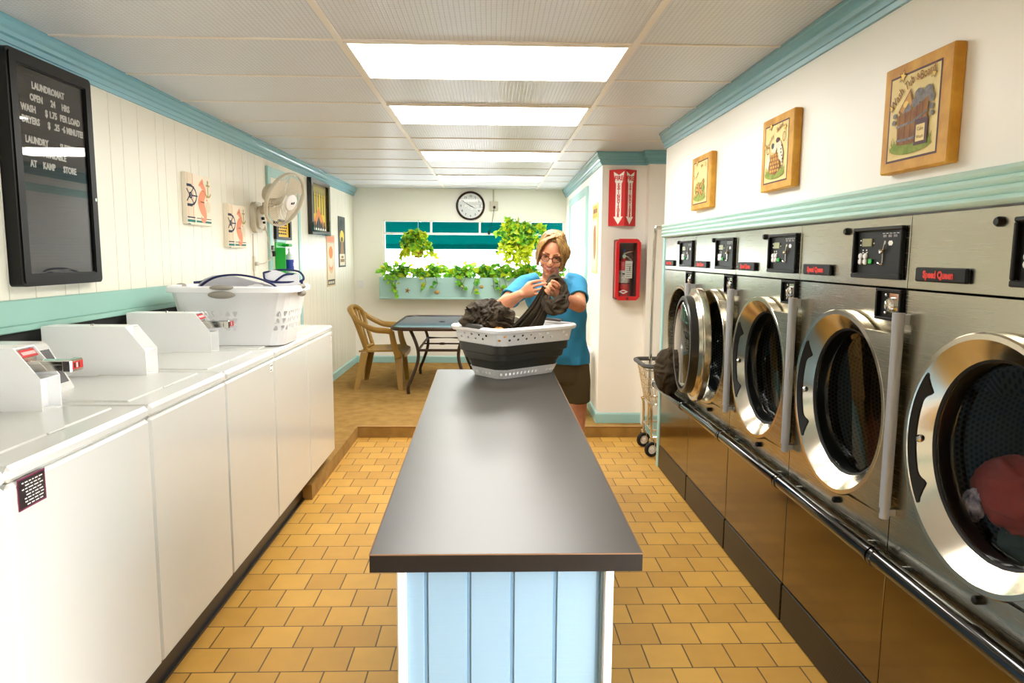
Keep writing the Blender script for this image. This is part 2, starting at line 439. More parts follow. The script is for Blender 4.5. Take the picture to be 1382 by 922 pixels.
YELLOW = mat('yellow_ink', (240, 196, 30), .5); OCHRE = mat('ochre_wood', (222, 166, 58), .6, vary=(14, (196, 136, 36), 6)); PARCH = mat('parchment', (240, 218, 150), .6, vary=(7, (232, 202, 122), 4))
MAROON = mat('maroon_ink', (76, 26, 24), .6); GREEN = mat('green_plastic', (28, 176, 60), .35)
GRASS = mat('painted_grass', (120, 146, 44), .7, vary=(40, (156, 166, 70), 5)); WOODB = mat('painted_wood', (172, 116, 52), .7, vary=(20, (126, 76, 32), 4)); GREYI = mat('painted_grey', (150, 146, 144), .7, vary=(60, (110, 106, 108), 3))
CORAL = mat('coral_ink', (238, 152, 116), .7); TEALI = mat('teal_ink', (32, 120, 116), .7); NAVYI = mat('navy_ink', (30, 38, 66), .7); OLIVEI = mat('olive_ink', (176, 162, 96), .7); SANDI = mat('sand_ink', (226, 214, 186), .7); CANV = mat('canvas_white', (240, 230, 208), .8)
DKTEAL = mat('dark_slate_ink', (66, 74, 70), .7); TANI = mat('poster_tan', (212, 190, 148), .7); ORANI = mat('orange_ink', (226, 140, 70), .7); BLUEI = mat('blue_ink', (36, 62, 170), .5); GOLDI = mat('gold_ink', (226, 200, 60), .7)
LCD = mat('lcd_screen', (150, 152, 110), .3)
EMIT = mat('lamp_diffuser', (255, 255, 255), .5, emit=((255, 252, 246), 9.0))
# ------------------------------------------------------------------ the room
LW, RW, BW, CZ = -1.83, 1.27, 9.6, 2.44
FR, AL = -2.6, 2.15        # wall behind the camera, alcove end
def side_x(y): return .955 + (y - 6.1) / (BW - 6.1) * .06

m = M(); m.box(LW - .1, AL + .1, FR - .1, 5.975, -.1, 0); struct('floor', m, TILE)
m = M()   # raised carpeted floor: L shaped, wraps the end of the washer row
m.prism([(LW, 4.41), (-1.13, 4.41), (-1.13, 5.975), (1.335, 5.975), (1.335, 6.2), (1.2, 6.2), (1.2, BW + .1), (LW, BW + .1)], (0, 0, -.1), (1, 0, 0), (0, 1, 0), .2)
struct('platform_floor', m, CARPET)
m = M(); m.tube([(-1.131, 5.973, .097), (1.335, 5.973, .097)], .005, 6); struct('trim_9', m, mat('step_nosing', (186, 150, 100), .6))
m = M(); m.box(LW - .1, AL + .1, FR - .1, BW + .2, CZ, CZ + .1); struct('ceiling', m, CEILM)

m = M()   # planked left wall: boards with grooves between
prof = []; y = FR
rw = random.Random(3); cyc = [.2, .1, .14, .2, .12, .16]; i = 0
while y < BW:
    w = min(cyc[i % 6], BW - y); i += 1
    prof += [(y + .0028, 0), (y + w - .0028, 0), (y + w - .0016, -.005), (y + w + .0016, -.005)]; y += w
poly = [(a, b) for a, b in prof if a <= BW] + [(BW, -.1), (FR, -.1)]
m.prism([(b, a) for a, b in poly], (LW, 0, 0), (1, 0, 0), (0, 1, 0), CZ + .02); struct('wall_left', m, PLANK, sharp=20)

m = M()   # back wall round the window opening
wx0, wx1, wz0, wz1 = -1.44, 1.0, 1.10, 2.02
for a in ((LW - .1, wx0, 0, CZ + .05), (wx1, 1.3, 0, CZ + .05), (wx0, wx1, 0, wz0), (wx0, wx1, wz1, CZ + .05)): m.box(a[0], a[1], BW, BW + .12, a[2], a[3])
struct('wall_back', m, WALLP)
m = M()   # wall over the dryers, its end, and what closes the niche
m.box(RW, RW + .12, FR, 5.16, 1.702, CZ + .05); m.box(RW + .12, AL, 5.106, 5.16, 0, CZ + .05); m.box(RW + .001, RW + .12, 5.106, 5.16, 0, 1.702); m.box(RW, RW + .12, FR, -.16, 0, 1.7)
struct('wall_right', m, WALLP)
m = M(); m.box(AL, AL + .1, 5.1, 6.2, 0, CZ + .05); struct('wall_niche', m, WALLP)
m = M()   # closet block: slanted side face with the door, front face, narrow strip beside it
m.prism([(.955, 6.1), (1.335, 6.1), (1.335, 6.0), (AL, 6.0), (AL, 6.3), (1.5, 6.3), (1.5, BW + .1), (1.017, BW + .1)], (0, 0, 0), (1, 0, 0), (0, 1, 0), CZ + .05)
struct('wall_closet', m, WALLP)
m = M(); m.box(LW - .1, AL, FR - .1, FR, 0, CZ + .05)
struct('wall_front', m, WALLP)

# ceiling grid
m = M()
Y0 = 3.03; P = .61
for x in (-.61, .61, -1.83, 1.83):
    m.box(x - .014, x + .014, FR, BW, CZ - .006, CZ + .01, .002)
for k in range(-9, 11):
    yy = Y0 + P * k
    for x0, x1 in ((LW, -.624), (-.596, .596), (.624, AL)): m.box(x0, x1, yy - .009, yy + .009, CZ - .005, CZ + .01, .002)
struct('ceiling_grid', m, GRIDW)

# crown mouldings: stepped profile swept along a wall
CROWN = [(0, -.105), (.012, -.105), (.016, -.088), (.022, -.086), (.026, -.066), (.036, -.060), (.040, -.045), (.048, -.036), (.052, -.016), (.058, -.012), (.058, 0), (0, 0)]
def crown(name, pts, z=CZ - .001, prof=CROWN, mt=AQUAD, sc=1.0):
    mb = M(); pts = [V(p) for p in pts]; rings = []
    for i, p in enumerate(pts):
        def nr(a, b): d = (b - a).normalized(); return V((d.y, -d.x))
        n0 = nr(pts[max(i - 1, 0)], pts[max(i, 1)]); n1 = nr(pts[min(i, len(pts) - 2)], pts[min(i + 1, len(pts) - 1)])
        n = (n0 + n1); n = n / max(n.dot(n0), .2)
        rings.append([V((p.x + n.x * a * sc, p.y + n.y * a * sc, z + b * sc)) for a, b in prof])
    mb.loft(rings); return struct(name, mb, mt, sharp=25)
crown('trim_1', [(LW, FR), (LW, BW)])
crown('trim_2', [(RW, 5.16), (RW, FR)])
crown('trim_3', [(1.017, BW), (.955, 6.1), (1.335, 6.1), (1.335, 6.0), (AL, 6.0)])
BASEP = [(0, -.09), (.016, -.09), (.016, -.012), (.01, -.002), (0, 0)]
def base(name, pts, z): return crown(name, pts, z, BASEP, AQUA)
base('baseboard_left', [(LW, 5.05), (LW, BW)], .19)
base('baseboard_back', [(LW, BW), (1.017, BW)], .19)
base('baseboard_closet', [(1.017, BW), (1.004, 8.95)], .19)
base('baseboard_right', [(.972, 7.05), (.955, 6.1), (1.335, 6.1)], .19)
base('baseboard_niche', [(1.335, 6.0), (AL, 6.0)], .19)
m = M(); m.box(1.337, AL, 5.984, 6.0, 0, .1); struct('trim_8', m, AQUA)
# fluted casing over the dryers and the edge strip at the end of their wall
m = M(); z0, z1 = 1.702, 1.797; FL = [(0, z0)]
for k in range(4):
    a = z0 + (z1 - z0) * k / 4; b = z0 + (z1 - z0) * (k + 1) / 4
    FL += [(.014, a + .003), (.019, a + .012), (.014, b - .003), (.007, b)]
FL += [(0, z1)]
m.loft([[V((RW - a, yy, b)) for a, b in FL] for yy in (5.165, FR)]); struct('trim_4', m, AQUAT, sharp=50)
m = M(); m.box(RW - .006, RW + .03, 5.105, 5.162, 0, 1.70, .003); struct('trim_5', m, AQUA)
# aqua ledge board behind the washers
m = M(); m.box(LW, LW + .02, FR, 4.62, 1.285, 1.385, .004); m.box(LW, LW + .034, FR, 4.62, 1.262, 1.287, .004); struct('trim_6', m, AQUAL)
m = M(); m.box(LW, LW + .012, FR, 4.62, 1.2, 1.262); struct('gap_shade_strip', m, BLACKM)  # black strip painted in as the shade of the gap below the ledge

# left door (set behind the fan) and closet door
def door_left():
    m = M(); m.box(LW, LW + .012, 6.0, 6.82, .1, 2.2); d = struct('door_1', m, mat('door_paint', (232, 228, 212), .35))
    m = M(); m.box(LW, LW + .022, 5.93, 6.0, .1, 2.28, .003); m.box(LW, LW + .022, 6.82, 6.89, .1, 2.28, .003); m.box(LW, LW + .022, 6.0, 6.82, 2.2, 2.28, .003)
    struct('door_frame', m, AQUA, d)
door_left()
def door_closet():
    u = V((.06 / 3.5, 1, 0)).normalized(); n = V((-u.y, u.x, 0)); o = V((.955, 6.1, 0))
    def bx(mb, a0, a1, z0, z1, d0, d1):
        mb.prism([(a0, z0), (a1, z0), (a1, z1), (a0, z1)], o + n * d1, u, (0, 0, 1), d1 - d0)
    m = M(); bx(m, 1.03, 2.75, .1, 2.17, -.01, .012); d = struct('door_2', m, WHITEP)
    m = M(); bx(m, .95, 1.03, .1, 2.25, -.01, .022); bx(m, 2.75, 2.83, .1, 2.25, -.01, .022); bx(m, 1.03, 2.75, 2.17, 2.25, -.01, .022); struct('door_frame', m, AQUA, d)
    m = M()
    for z in (.5, 1.95): bx(m, 1.035, 1.05, z, z + .09, .012, .02)
    struct('door_hinge', m, AQUA, d)
door_closet()

# window: frame with transom, one sheet of glass
m = M(); f = .025; yb0, yb1 = BW + .02, BW + .07
m.box(wx0, wx1, yb0, yb1, wz1 - f * .5, wz1); m.box(wx0, wx0 + f, yb0, yb1, wz0, wz1); m.box(wx1 - f, wx1, yb0, yb1, wz0, wz1)
m.box(wx0, wx1, yb0 - .01, yb1, 1.835, 1.862, .003); m.box(wx0, wx1, yb0, yb1, wz0, wz0 + f)
for x in (-.80, -.145, .54): m.box(x - .013, x + .013, yb0, yb1, 1.86, wz1, .002)
win = struct('window_1', m, WHITEP)
m = M(); m.box(wx0, wx1, BW + .045, BW + .05, wz0, wz1); struct('window_pane', m, WGLASS, win)
# outside: paving, railing, canvas awning
m = M(); m.box(-9, 9, BW + .12, 22, -.05, 0); struct('pavement_outside', m, mat('pale_paving', (226, 224, 220), .8))
rl = thing('street_railing', 'pale blue metal railing outside beyond the window', 'railing', (0, 14, 0))
m = M()
for z in (.9, 1.28, 1.5): m.box(-4, 4, 13.98, 14.02, z - .012, z + .012)
part('rail', m, mat('railing_paint', (150, 160, 226), .5), rl)
for x in (-3, -1.6, -.2, 1.2, 2.6):
    m = M(); m.box(x - .025, x + .025, 13.97, 14.03, 0, 1.5); part('post', m, bpy.data.materials['railing_paint'], rl)
aw = thing('awning', 'teal canvas awning over the window seen through its top panes', 'awning', (-.2, BW + .2, 1.7))
m = M(); m.sheet(lambda u, v: (-1.62 + 2.75 * u, BW + .14 + .75 * v, 2.14 - .42 * v), 8, 6, .004); part('canopy', m, TEALC, aw)
m = M(); m.sheet(lambda u, v: (-1.62 + 2.75 * u, BW + .89 + .004 * sin(40 * u), 1.72 - .075 * v), 40, 2, .004); part('valance', m, TEALC, aw)
m = M(); m.sheet(lambda u, v: (-1.62, BW + .14 + .75 * u, 2.14 - .42 * u - v * (.42 * (1 - u) + .0)), 6, 3, .004); part('side_panel', m, mat('grey_canvas', (126, 138, 132), .8), aw)
for x in (-1.62, 1.13): m = M(); m.tube([(x, BW + .14, 2.13), (x, BW + .89, 1.715)], .012); part('awning_arm', m, TEALC, aw)

# ------------------------------------------------------------------ ceiling lights
def make_light(k, label, group='ceiling light panels'):
    y0 = Y0 + P * k; t = thing('ceiling_light', label, 'ceiling light', (0, y0 + P / 2, CZ), group)
    m = M(); m.box(-.592, .592, y0 + .012, y0 + P - .012, CZ - .009, CZ - .004); part('diffuser', m, EMIT, t)
    m = M()
    for a in ((-.597, -.58, y0 + .009, y0 + P - .009), (.58, .597, y0 + .009, y0 + P - .009)): m.box(*a, CZ - .012, CZ - .002, .002)
    for a in ((-.58, .58, y0 + .009, y0 + .02), (-.58, .58, y0 + P - .02, y0 + P - .009)): m.box(*a, CZ - .012, CZ - .002, .002)
    part('frame', m, GRIDW, t)
    return t
LT = make_light(0, 'bright ceiling light panel nearest the camera, largest of the four')
for k, lb in ((2, 'second bright ceiling light panel, one dark ceiling panel beyond the nearest light'), (5, 'third bright ceiling light panel, two dark ceiling panels beyond the second light'), (8, 'farthest bright ceiling light panel, close to the back wall above the clock')):
    c = copy_tree(LT, (0, Y0 + P * k + P / 2, CZ)); c['label'] = lb

# ------------------------------------------------------------------ dryers
DW = .75; DYS = [1.35 + DW * k for k in range(5)]
RT = (0, -1, 0); UP = (0, 0, 1)
uc, zc = .312, 1.066
def make_dryer(y0):
    t = thing('dryer', '', 'dryer', (RW, y0, 0), 'stainless tumble dryers along the right wall'); X = RW
    m = M()   # carcass behind the front skin
    m.box(X + .012, X + .8, y0 + .006, y0 + .02, .02, 1.69); m.box(X + .012, X + .8, y0 + DW - .02, y0 + DW - .006, .02, 1.69)
    m.box(X + .78, X + .8, y0 + .02, y0 + DW - .02, .02, 1.69); m.box(X + .012, X + .78, y0 + .02, y0 + DW - .02, 1.675, 1.69); m.box(X + .012, X + .78, y0 + .02, y0 + DW - .02, .02, .04)
    part('carcass', m, BLACKM, t)
    e = .0025
    m = M(); m.box(X, X + .012, y0 + e, y0 + DW - e, 1.477, 1.697, .002); part('top_panel', m, STEEL, t)
    # front panel with the round door opening
    m = M(); a0, a1, b0, b1 = e - uc, DW - e - uc, .585 - zc, 1.472 - zc; R = .297
    ang = sorted([2 * pi * i / 64 for i in range(64)] + [math.atan2(b, a) % (2 * pi) for a in (a0, a1) for b in (b0, b1)]); n = len(ang); vs = []
    for t_ in ang:
        c_, s_ = cos(t_), sin(t_); k = min((a1 / c_ if c_ > 1e-9 else a0 / c_ if c_ < -1e-9 else 1e9), (b1 / s_ if s_ > 1e-9 else b0 / s_ if s_ < -1e-9 else 1e9))
        for xx, r in ((X, k), (X, R), (X + .05, R - .004)): vs.append((xx, y0 + uc + c_ * r, zc + s_ * r))
    fs = []
    for i in range(n):
        j = (i + 1) % n
        for q in (0, 1): fs.append((3 * i + q, 3 * j + q, 3 * j + q + 1, 3 * i + q + 1))
    m.add(vs, fs); part('front_panel', m, STEEL, t)
    m = M(); m.box(X, X + .012, y0 + e, y0 + DW - e, .178, .582, .002); part('lower_panel', m, STEELL, t)
    m = M(); m.box(X - .004, X + .012, y0 + .006, y0 + DW - .006, .004, .174, .004); part('kick_panel', m, KICK, t)
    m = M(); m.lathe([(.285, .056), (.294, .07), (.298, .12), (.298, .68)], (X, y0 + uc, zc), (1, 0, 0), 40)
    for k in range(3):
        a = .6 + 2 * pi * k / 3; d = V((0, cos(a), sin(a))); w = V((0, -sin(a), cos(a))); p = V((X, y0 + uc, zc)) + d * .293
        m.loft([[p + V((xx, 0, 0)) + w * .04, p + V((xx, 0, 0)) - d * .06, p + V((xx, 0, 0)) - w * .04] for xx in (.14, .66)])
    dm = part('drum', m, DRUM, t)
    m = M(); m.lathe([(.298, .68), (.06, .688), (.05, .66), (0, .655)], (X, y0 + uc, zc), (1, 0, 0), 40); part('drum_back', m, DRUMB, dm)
    m = M(); m.lathe([(.291, .004), (.292, -.003), (.297, -.006), (.310, -.006), (.313, -.002), (.313, .0)], (X, y0 + uc, zc), (1, 0, 0), 56); part('opening_rim', m, STEELP, t)
    m = M(); yy = [y0 + .004, y0 + .018, y0 + .022, y0 + DW - .022, y0 + DW - .018, y0 + DW - .004]
    m.tube([(X - .04, a, .632) for a in yy], [.031, .031, .027, .027, .031, .031], 18)
    for a in (.1, DW - .1): m.cyl((X - .03, y0 + a, .632), (X, y0 + a, .632), .012)
    part('bumper_bar', m, BLACKG, t)
    m = M(); m.cyl((X, y0 + .33, .70), (X - .012, y0 + .33, .70), .012); m.ellip((X - .012, y0 + .33, .70), (.008, .012, .012), nu=12, nv=8); part('stud', m, BLACKP, t)
    m = M(); m.lathe([(0, .014), (.009, .014), (.013, .008), (.013, 0)], (X, y0 + .375, 1.66), (-1, 0, 0), 20); part('button', m, BLACKP, t)
    # control panel: viewer's left is the far end
    def L(a): return y0 + .312 - a
    zt = 1.668
    m = M()
    for q in ((0, .292, 0, .012), (0, .292, .15, .166), (0, .012, .012, .15), (.28, .292, .012, .15)): m.box(X - .016, X, L(q[0]), L(q[1]), zt - q[2], zt - q[3], .003)
    m.box(X - .003, X, L(.012), L(.28), zt - .012, zt - .15); cp = part('control_panel', m, BLACKP, t)
    m = M(); m.box(X - .007, X - .003, L(.048), L(.108), zt - .036, zt - .062, .0015); part('display', m, LCD, cp)
    for a in (.04, .07):
        for b in (.094, .112):
            m = M(); m.lathe([(0, .006), (.008, .006), (.0105, .003), (.0105, 0)], (X - .003, L(a), zt - b), (-1, 0, 0), 14); part('push_button', m, WHITE, cp)
    m = M(); m.box(X - .009, X - .003, L(.094), L(.116), zt - .103, zt - .119, .002); part('start_button', m, GREEN, cp)
    m = M(); m.lathe([(0, .008), (.006, .01), (.009, .004), (.009, 0)], (X - .003, L(.17), zt - .078), (-1, 0, 0), 12); m.tube([(X - .008, L(.172), zt - .076), (X - .01, L(.187), zt - .072), (X - .008, L(.19), zt - .045)], .003, 6)
    m.tube([(X - .006, L(.176), zt - .084), (X - .006, L(.178), zt - .115)], .0018, 6); m.tube([(X - .006, L(.15), zt - .115), (X - .006, L(.165), zt - .12), (X - .006, L(.18), zt - .118)], .0022, 6)
    part('coin_slot', m, CHROME, cp)
    ar = Art((X - .0035, y0 + .312, zt), RT, UP)
    ar.poly(PURE, [(.2, -.052), (.206, -.045), (.222, -.045), (.228, -.052), (.222, -.06), (.206, -.06)])
    for k in range(5): ar.rect(PURE, .166 + k * .02, .18 + k * .02, -.021, -.0225)
    for k in range(3): ar.rect(GREYI, .17 + k * .03, .19 + k * .03, -.026, -.034)
    for a, b in ((.05, -.072), (.072, -.072), (.05, -.08), (.075, -.08), (.033, -.04), (.033, -.055), (.115, -.05)): ar.rect(PURE, a, a + .008, b, b - .004)
    ar.text(LCD, '26', .0, .0, .0001); ar.part('panel_marking', cp)
    # name plate
    m = M(); m.box(X - .014, X, y0 + .467, y0 + .692, 1.502, 1.543, .004); bp_ = part('name_plate', m, BLACKP, t)
    m = M(); text_mb(m, 'Speed Queen', (X - .0148, y0 + .584, 1.5135), RT, UP, .028, .0014, 'CENTER', .0012, .92, .95); part('lettering', m, REDT, bp_)
    # lock recess
    m = M()
    for q in ((.008, .148, 1.374, 1.382), (.008, .148, 1.464, 1.472), (.008, .018, 1.382, 1.464), (.138, .148, 1.382, 1.464)): m.box(X - .014, X, y0 + q[0], y0 + q[1], q[2], q[3], .002)
    m.box(X - .002, X, y0 + .018, y0 + .138, 1.382, 1.464); lb = part('lock_box', m, BLACKP, t)
    m = M(); m.box(X - .005, X - .002, y0 + .022, y0 + .082, 1.387, 1.46, .001); m.lathe([(.024, 0), (.024, .008), (.019, .014), (.008, .016), (.006, .012), (0, .012)], (X - .004, y0 + .065, 1.423), (-1, 0, 0), 24)
    for b in (1.452, 1.396): m.lathe([(0, .006), (.005, .004), (.006, 0)], (X - .002, y0 + .1, b), (-1, 0, 0), 10)
    part('key_lock', m, CHROME, lb)
    return t
def make_door(t, y0, open_deg=0, out=0.0):
    """round door of ring, flange plate, hinge bar, glass and finger grip; opens about its hinge bar"""
    X = RW; HY = y0 - .02; hp = V((X - .03 - out, HY, 0)); rot = Matrix.Rotation(radians(open_deg), 3, 'Z')
    def fix(mb):
        if open_deg: mb.v = [hp + rot @ (p - V((out, 0, 0)) - hp) for p in mb.v]
        return mb
    c = (X, y0 + uc, zc); AX = (-1, 0, 0)
    m = M(); m.lathe([(0.3010, .006), (0.3198, .006), (0.3250, .011), (0.3250, .042), (0.3208, .047), (0.3072, .047), (0.3010, .042), (.252, -.004), (.251, -.012), (.262, -.014), (0.2842, -.012), (0.2989, .004)], c, AX, 64, closed=True)
    d = part('door', fix(m), STEELP, t)
    m = M(); m.lathe([(0.0000, -.060), (.225, -.058), (.243, -.052), (.249, -.04), (.2505, -.006)], c, AX, 56); part('door_glass', fix(m), DGLASS, d)
    m = M(); m.lathe([(.257, .0015), (.2505, -.0035), (.2492, -.008), (.253, -.006)], c, AX, 64, closed=True); part('gasket', fix(m), BLACKM, d)
    m = M(); m.lathe([(.281, -.008), (.278, -.05), (.272, -.057), (.2545, -.057), (.2525, -.01)], c, AX, 64, closed=True); part('plug', fix(m), mat('dark_rubber', (26, 25, 23), .3) if 'dark_rubber' not in bpy.data.materials else bpy.data.materials['dark_rubber'], d)
    m = M(); a0 = radians(38); N = 40; rings = []   # black finger grip on the far side of the cone
    # lathe frame: build by hand so that the far side is +Y
    for i in range(N + 1):
        a = -a0 + 2 * a0 * i / N; q = abs(a) / a0; w = .014 + .012 * math.exp(-((q - .74) / .09) ** 2) if q < .82 else .019 * max(.2, 1 - (q - .82) / .2)
        r0, r1 = .300, .300 - w; hh = lambda r: .042 - (.301 - r) / .049 * .046
        dy = V((0, cos(a), sin(a))); ce = V(c)
        rings.append([ce + dy * r + V((-h, 0, 0)) for r, h in ((r0, hh(r0) - .002), (r0, hh(r0) + .006), (r1, hh(r1) + .006), (r1, hh(r1) - .004))])
    m.loft(rings); part('finger_grip', fix(m), BLACKM, d)
    m = M(); m.lathe([(0, .012), (.006, .012), (.011, .006), (.011, 0)], (X - .022, y0 + uc + .278, zc - .01), (-1, 0, 0), 12); part('latch_bolt', fix(m), CHROME, d)
    pl = [(-.02, -.285), (uc - .12, -.285)] + [(uc + .316 * cos(a), .316 * sin(a)) for a in [radians(250 - i * 6.5) for i in range(20)]][::1] + [(uc - .165, .275), (-.02, .275)]
    m = M(); m.prism([(a, b) for a, b in pl], (X - .03, y0, zc), (0, 1, 0), (0, 0, 1), -.016); part('hinge_plate', fix(m), STEEL, d)
    m = M(); m.cyl((X - .03 - out, HY, .80), (X - .03 - out, HY, 1.36), .0168, n=24); part('hinge_bar', m, ALU, d)
    m = M(); m.cyl((X - .03 - out, HY, .765), (X - .03 - out, HY, .80), .0145, n=24); m.box(X - .03 - out, X - .001, HY - .012, HY + .012, .775, .795); part('hinge_cap', m, ALU, d)
    m = M(); m.cyl((X - .03 - out, HY, 1.36), (X - .03 - out, HY, 1.405), .0178, n=24); m.box(X - .03 - out, X - .001, HY - .012, HY + .012, 1.37, 1.4); part('hinge_cap', m, ALU, d)
    return d
DL = ['stainless dryer nearest the camera with red and dark laundry behind its round glass door',
      'stainless dryer second from the camera, empty, round glass door shut, under the tub picture',
      'stainless dryer third from the camera, middle of the row, empty with its door shut',
      'fourth stainless dryer from the camera, shut door half hidden by an open door',
      'farthest stainless dryer with its round door swung open and a dark garment hanging out']
D0 = make_dryer(DYS[0]); D0['label'] = DL[0]
for k in range(1, 5): c = copy_tree(D0, (RW, DYS[k], 0)); c['label'] = DL[k]; BASE[c.name] = V((RW, DYS[k], 0)); DL[k] = c
DL[0] = D0
dd = make_door(D0, DYS[0])
for k in (1, 2, 3): copy_tree(dd, None, DL[k])
make_door(DL[4], DYS[4], 175, .014)

# laundry inside the nearest dryer and the garment hanging from the farthest
def crumple(mb, c, r, seed, amp=.25, f=5.0, nu=72, nv=48, rot=None, flat=None):
    """a crumpled bundle of cloth: long soft folds running in warped directions"""
    o = V((seed * 3.1, seed * 1.7, seed * 5.3)); R1 = Matrix.Rotation(seed * 1.3, 3, 'Z') @ Matrix.Rotation(seed * .7, 3, 'X')
    def fn(d):
        p = d * (f * .25) + o; w = noise.noise_vector(p * .9) * 1.3 + noise.noise_vector(p * 1.8 + V((7, 1, 3))) * .25
        q = R1 @ (d * (f * .42)) + w; q = V((q.x * 1.5, q.y * .55, q.z * 1.1)) + o
        a = noise.noise(p); b = 1 - min(1, abs(noise.noise(q)) * 2.6); c_ = 1 - min(1, abs(noise.noise(q * 1.9 + V((3, 5, 1)))) * 2.2)
        return 1 + amp * max(-.8, min(1.0, a * .8 + (b * b * (3 - 2 * b) - .5) * .5 + c_ * .10))
    n0 = len(mb.v); mb.ellip(c, r, rot, nu, nv, fn)
    return mb
REDC = mat('rust_red_cloth', (176, 58, 36), .9, vary=(4, (150, 44, 30), 3), bump=(60, .2, .004)); DGREEN = mat('dark_green_cloth', (40, 48, 34), .9, vary=(9, (30, 38, 26), 4), bump=(50, .4, .006))
cy = DYS[0] + uc
m = M(); crumple(m, (1.40, cy + .055, .945), (.062, .185, .105), 2, .22, 4.5); single('red_shirt', m, REDC, 'rust red crumpled cloth tumbled inside the nearest dryer', 'shirt', sharp=100)
m = M(); crumple(m, (1.42, cy - .03, .835), (.085, .16, .06), 5, .2, 5); single('dark_towel', m, DGREEN, 'dark green cloth lying under the red cloth in the nearest dryer', 'towel', sharp=100)
FLOR = mat('floral_print', (70, 74, 104), .8, vary=(40, (240, 214, 222), 6)); 
m = M(); crumple(m, (1.352, cy + .185, .89), (.018, .04, .045), 8, .25, 4, 36, 24); single('floral_cloth', m, FLOR, 'small bunched floral print cloth against the glass of the nearest dryer', 'cloth', sharp=100)
m = M(); crumple(m, (1.20, DYS[4] + .30, .80), (.085, .10, .14), 11, .3, 4.5); m.tube(smooth_path([(1.22, DYS[4] + .30, .86), (1.27, DYS[4] + .31, .9), (1.36, DYS[4] + .31, .84), (1.42, DYS[4] + .3, .80)], 5), [.08, .09, .1, .08], 18, squash=(.6, 1.0))
single('dark_garment', m, BROWN, 'dark brown garment hanging out of the farthest dryer\'s open doorway', 'garment', sharp=100)

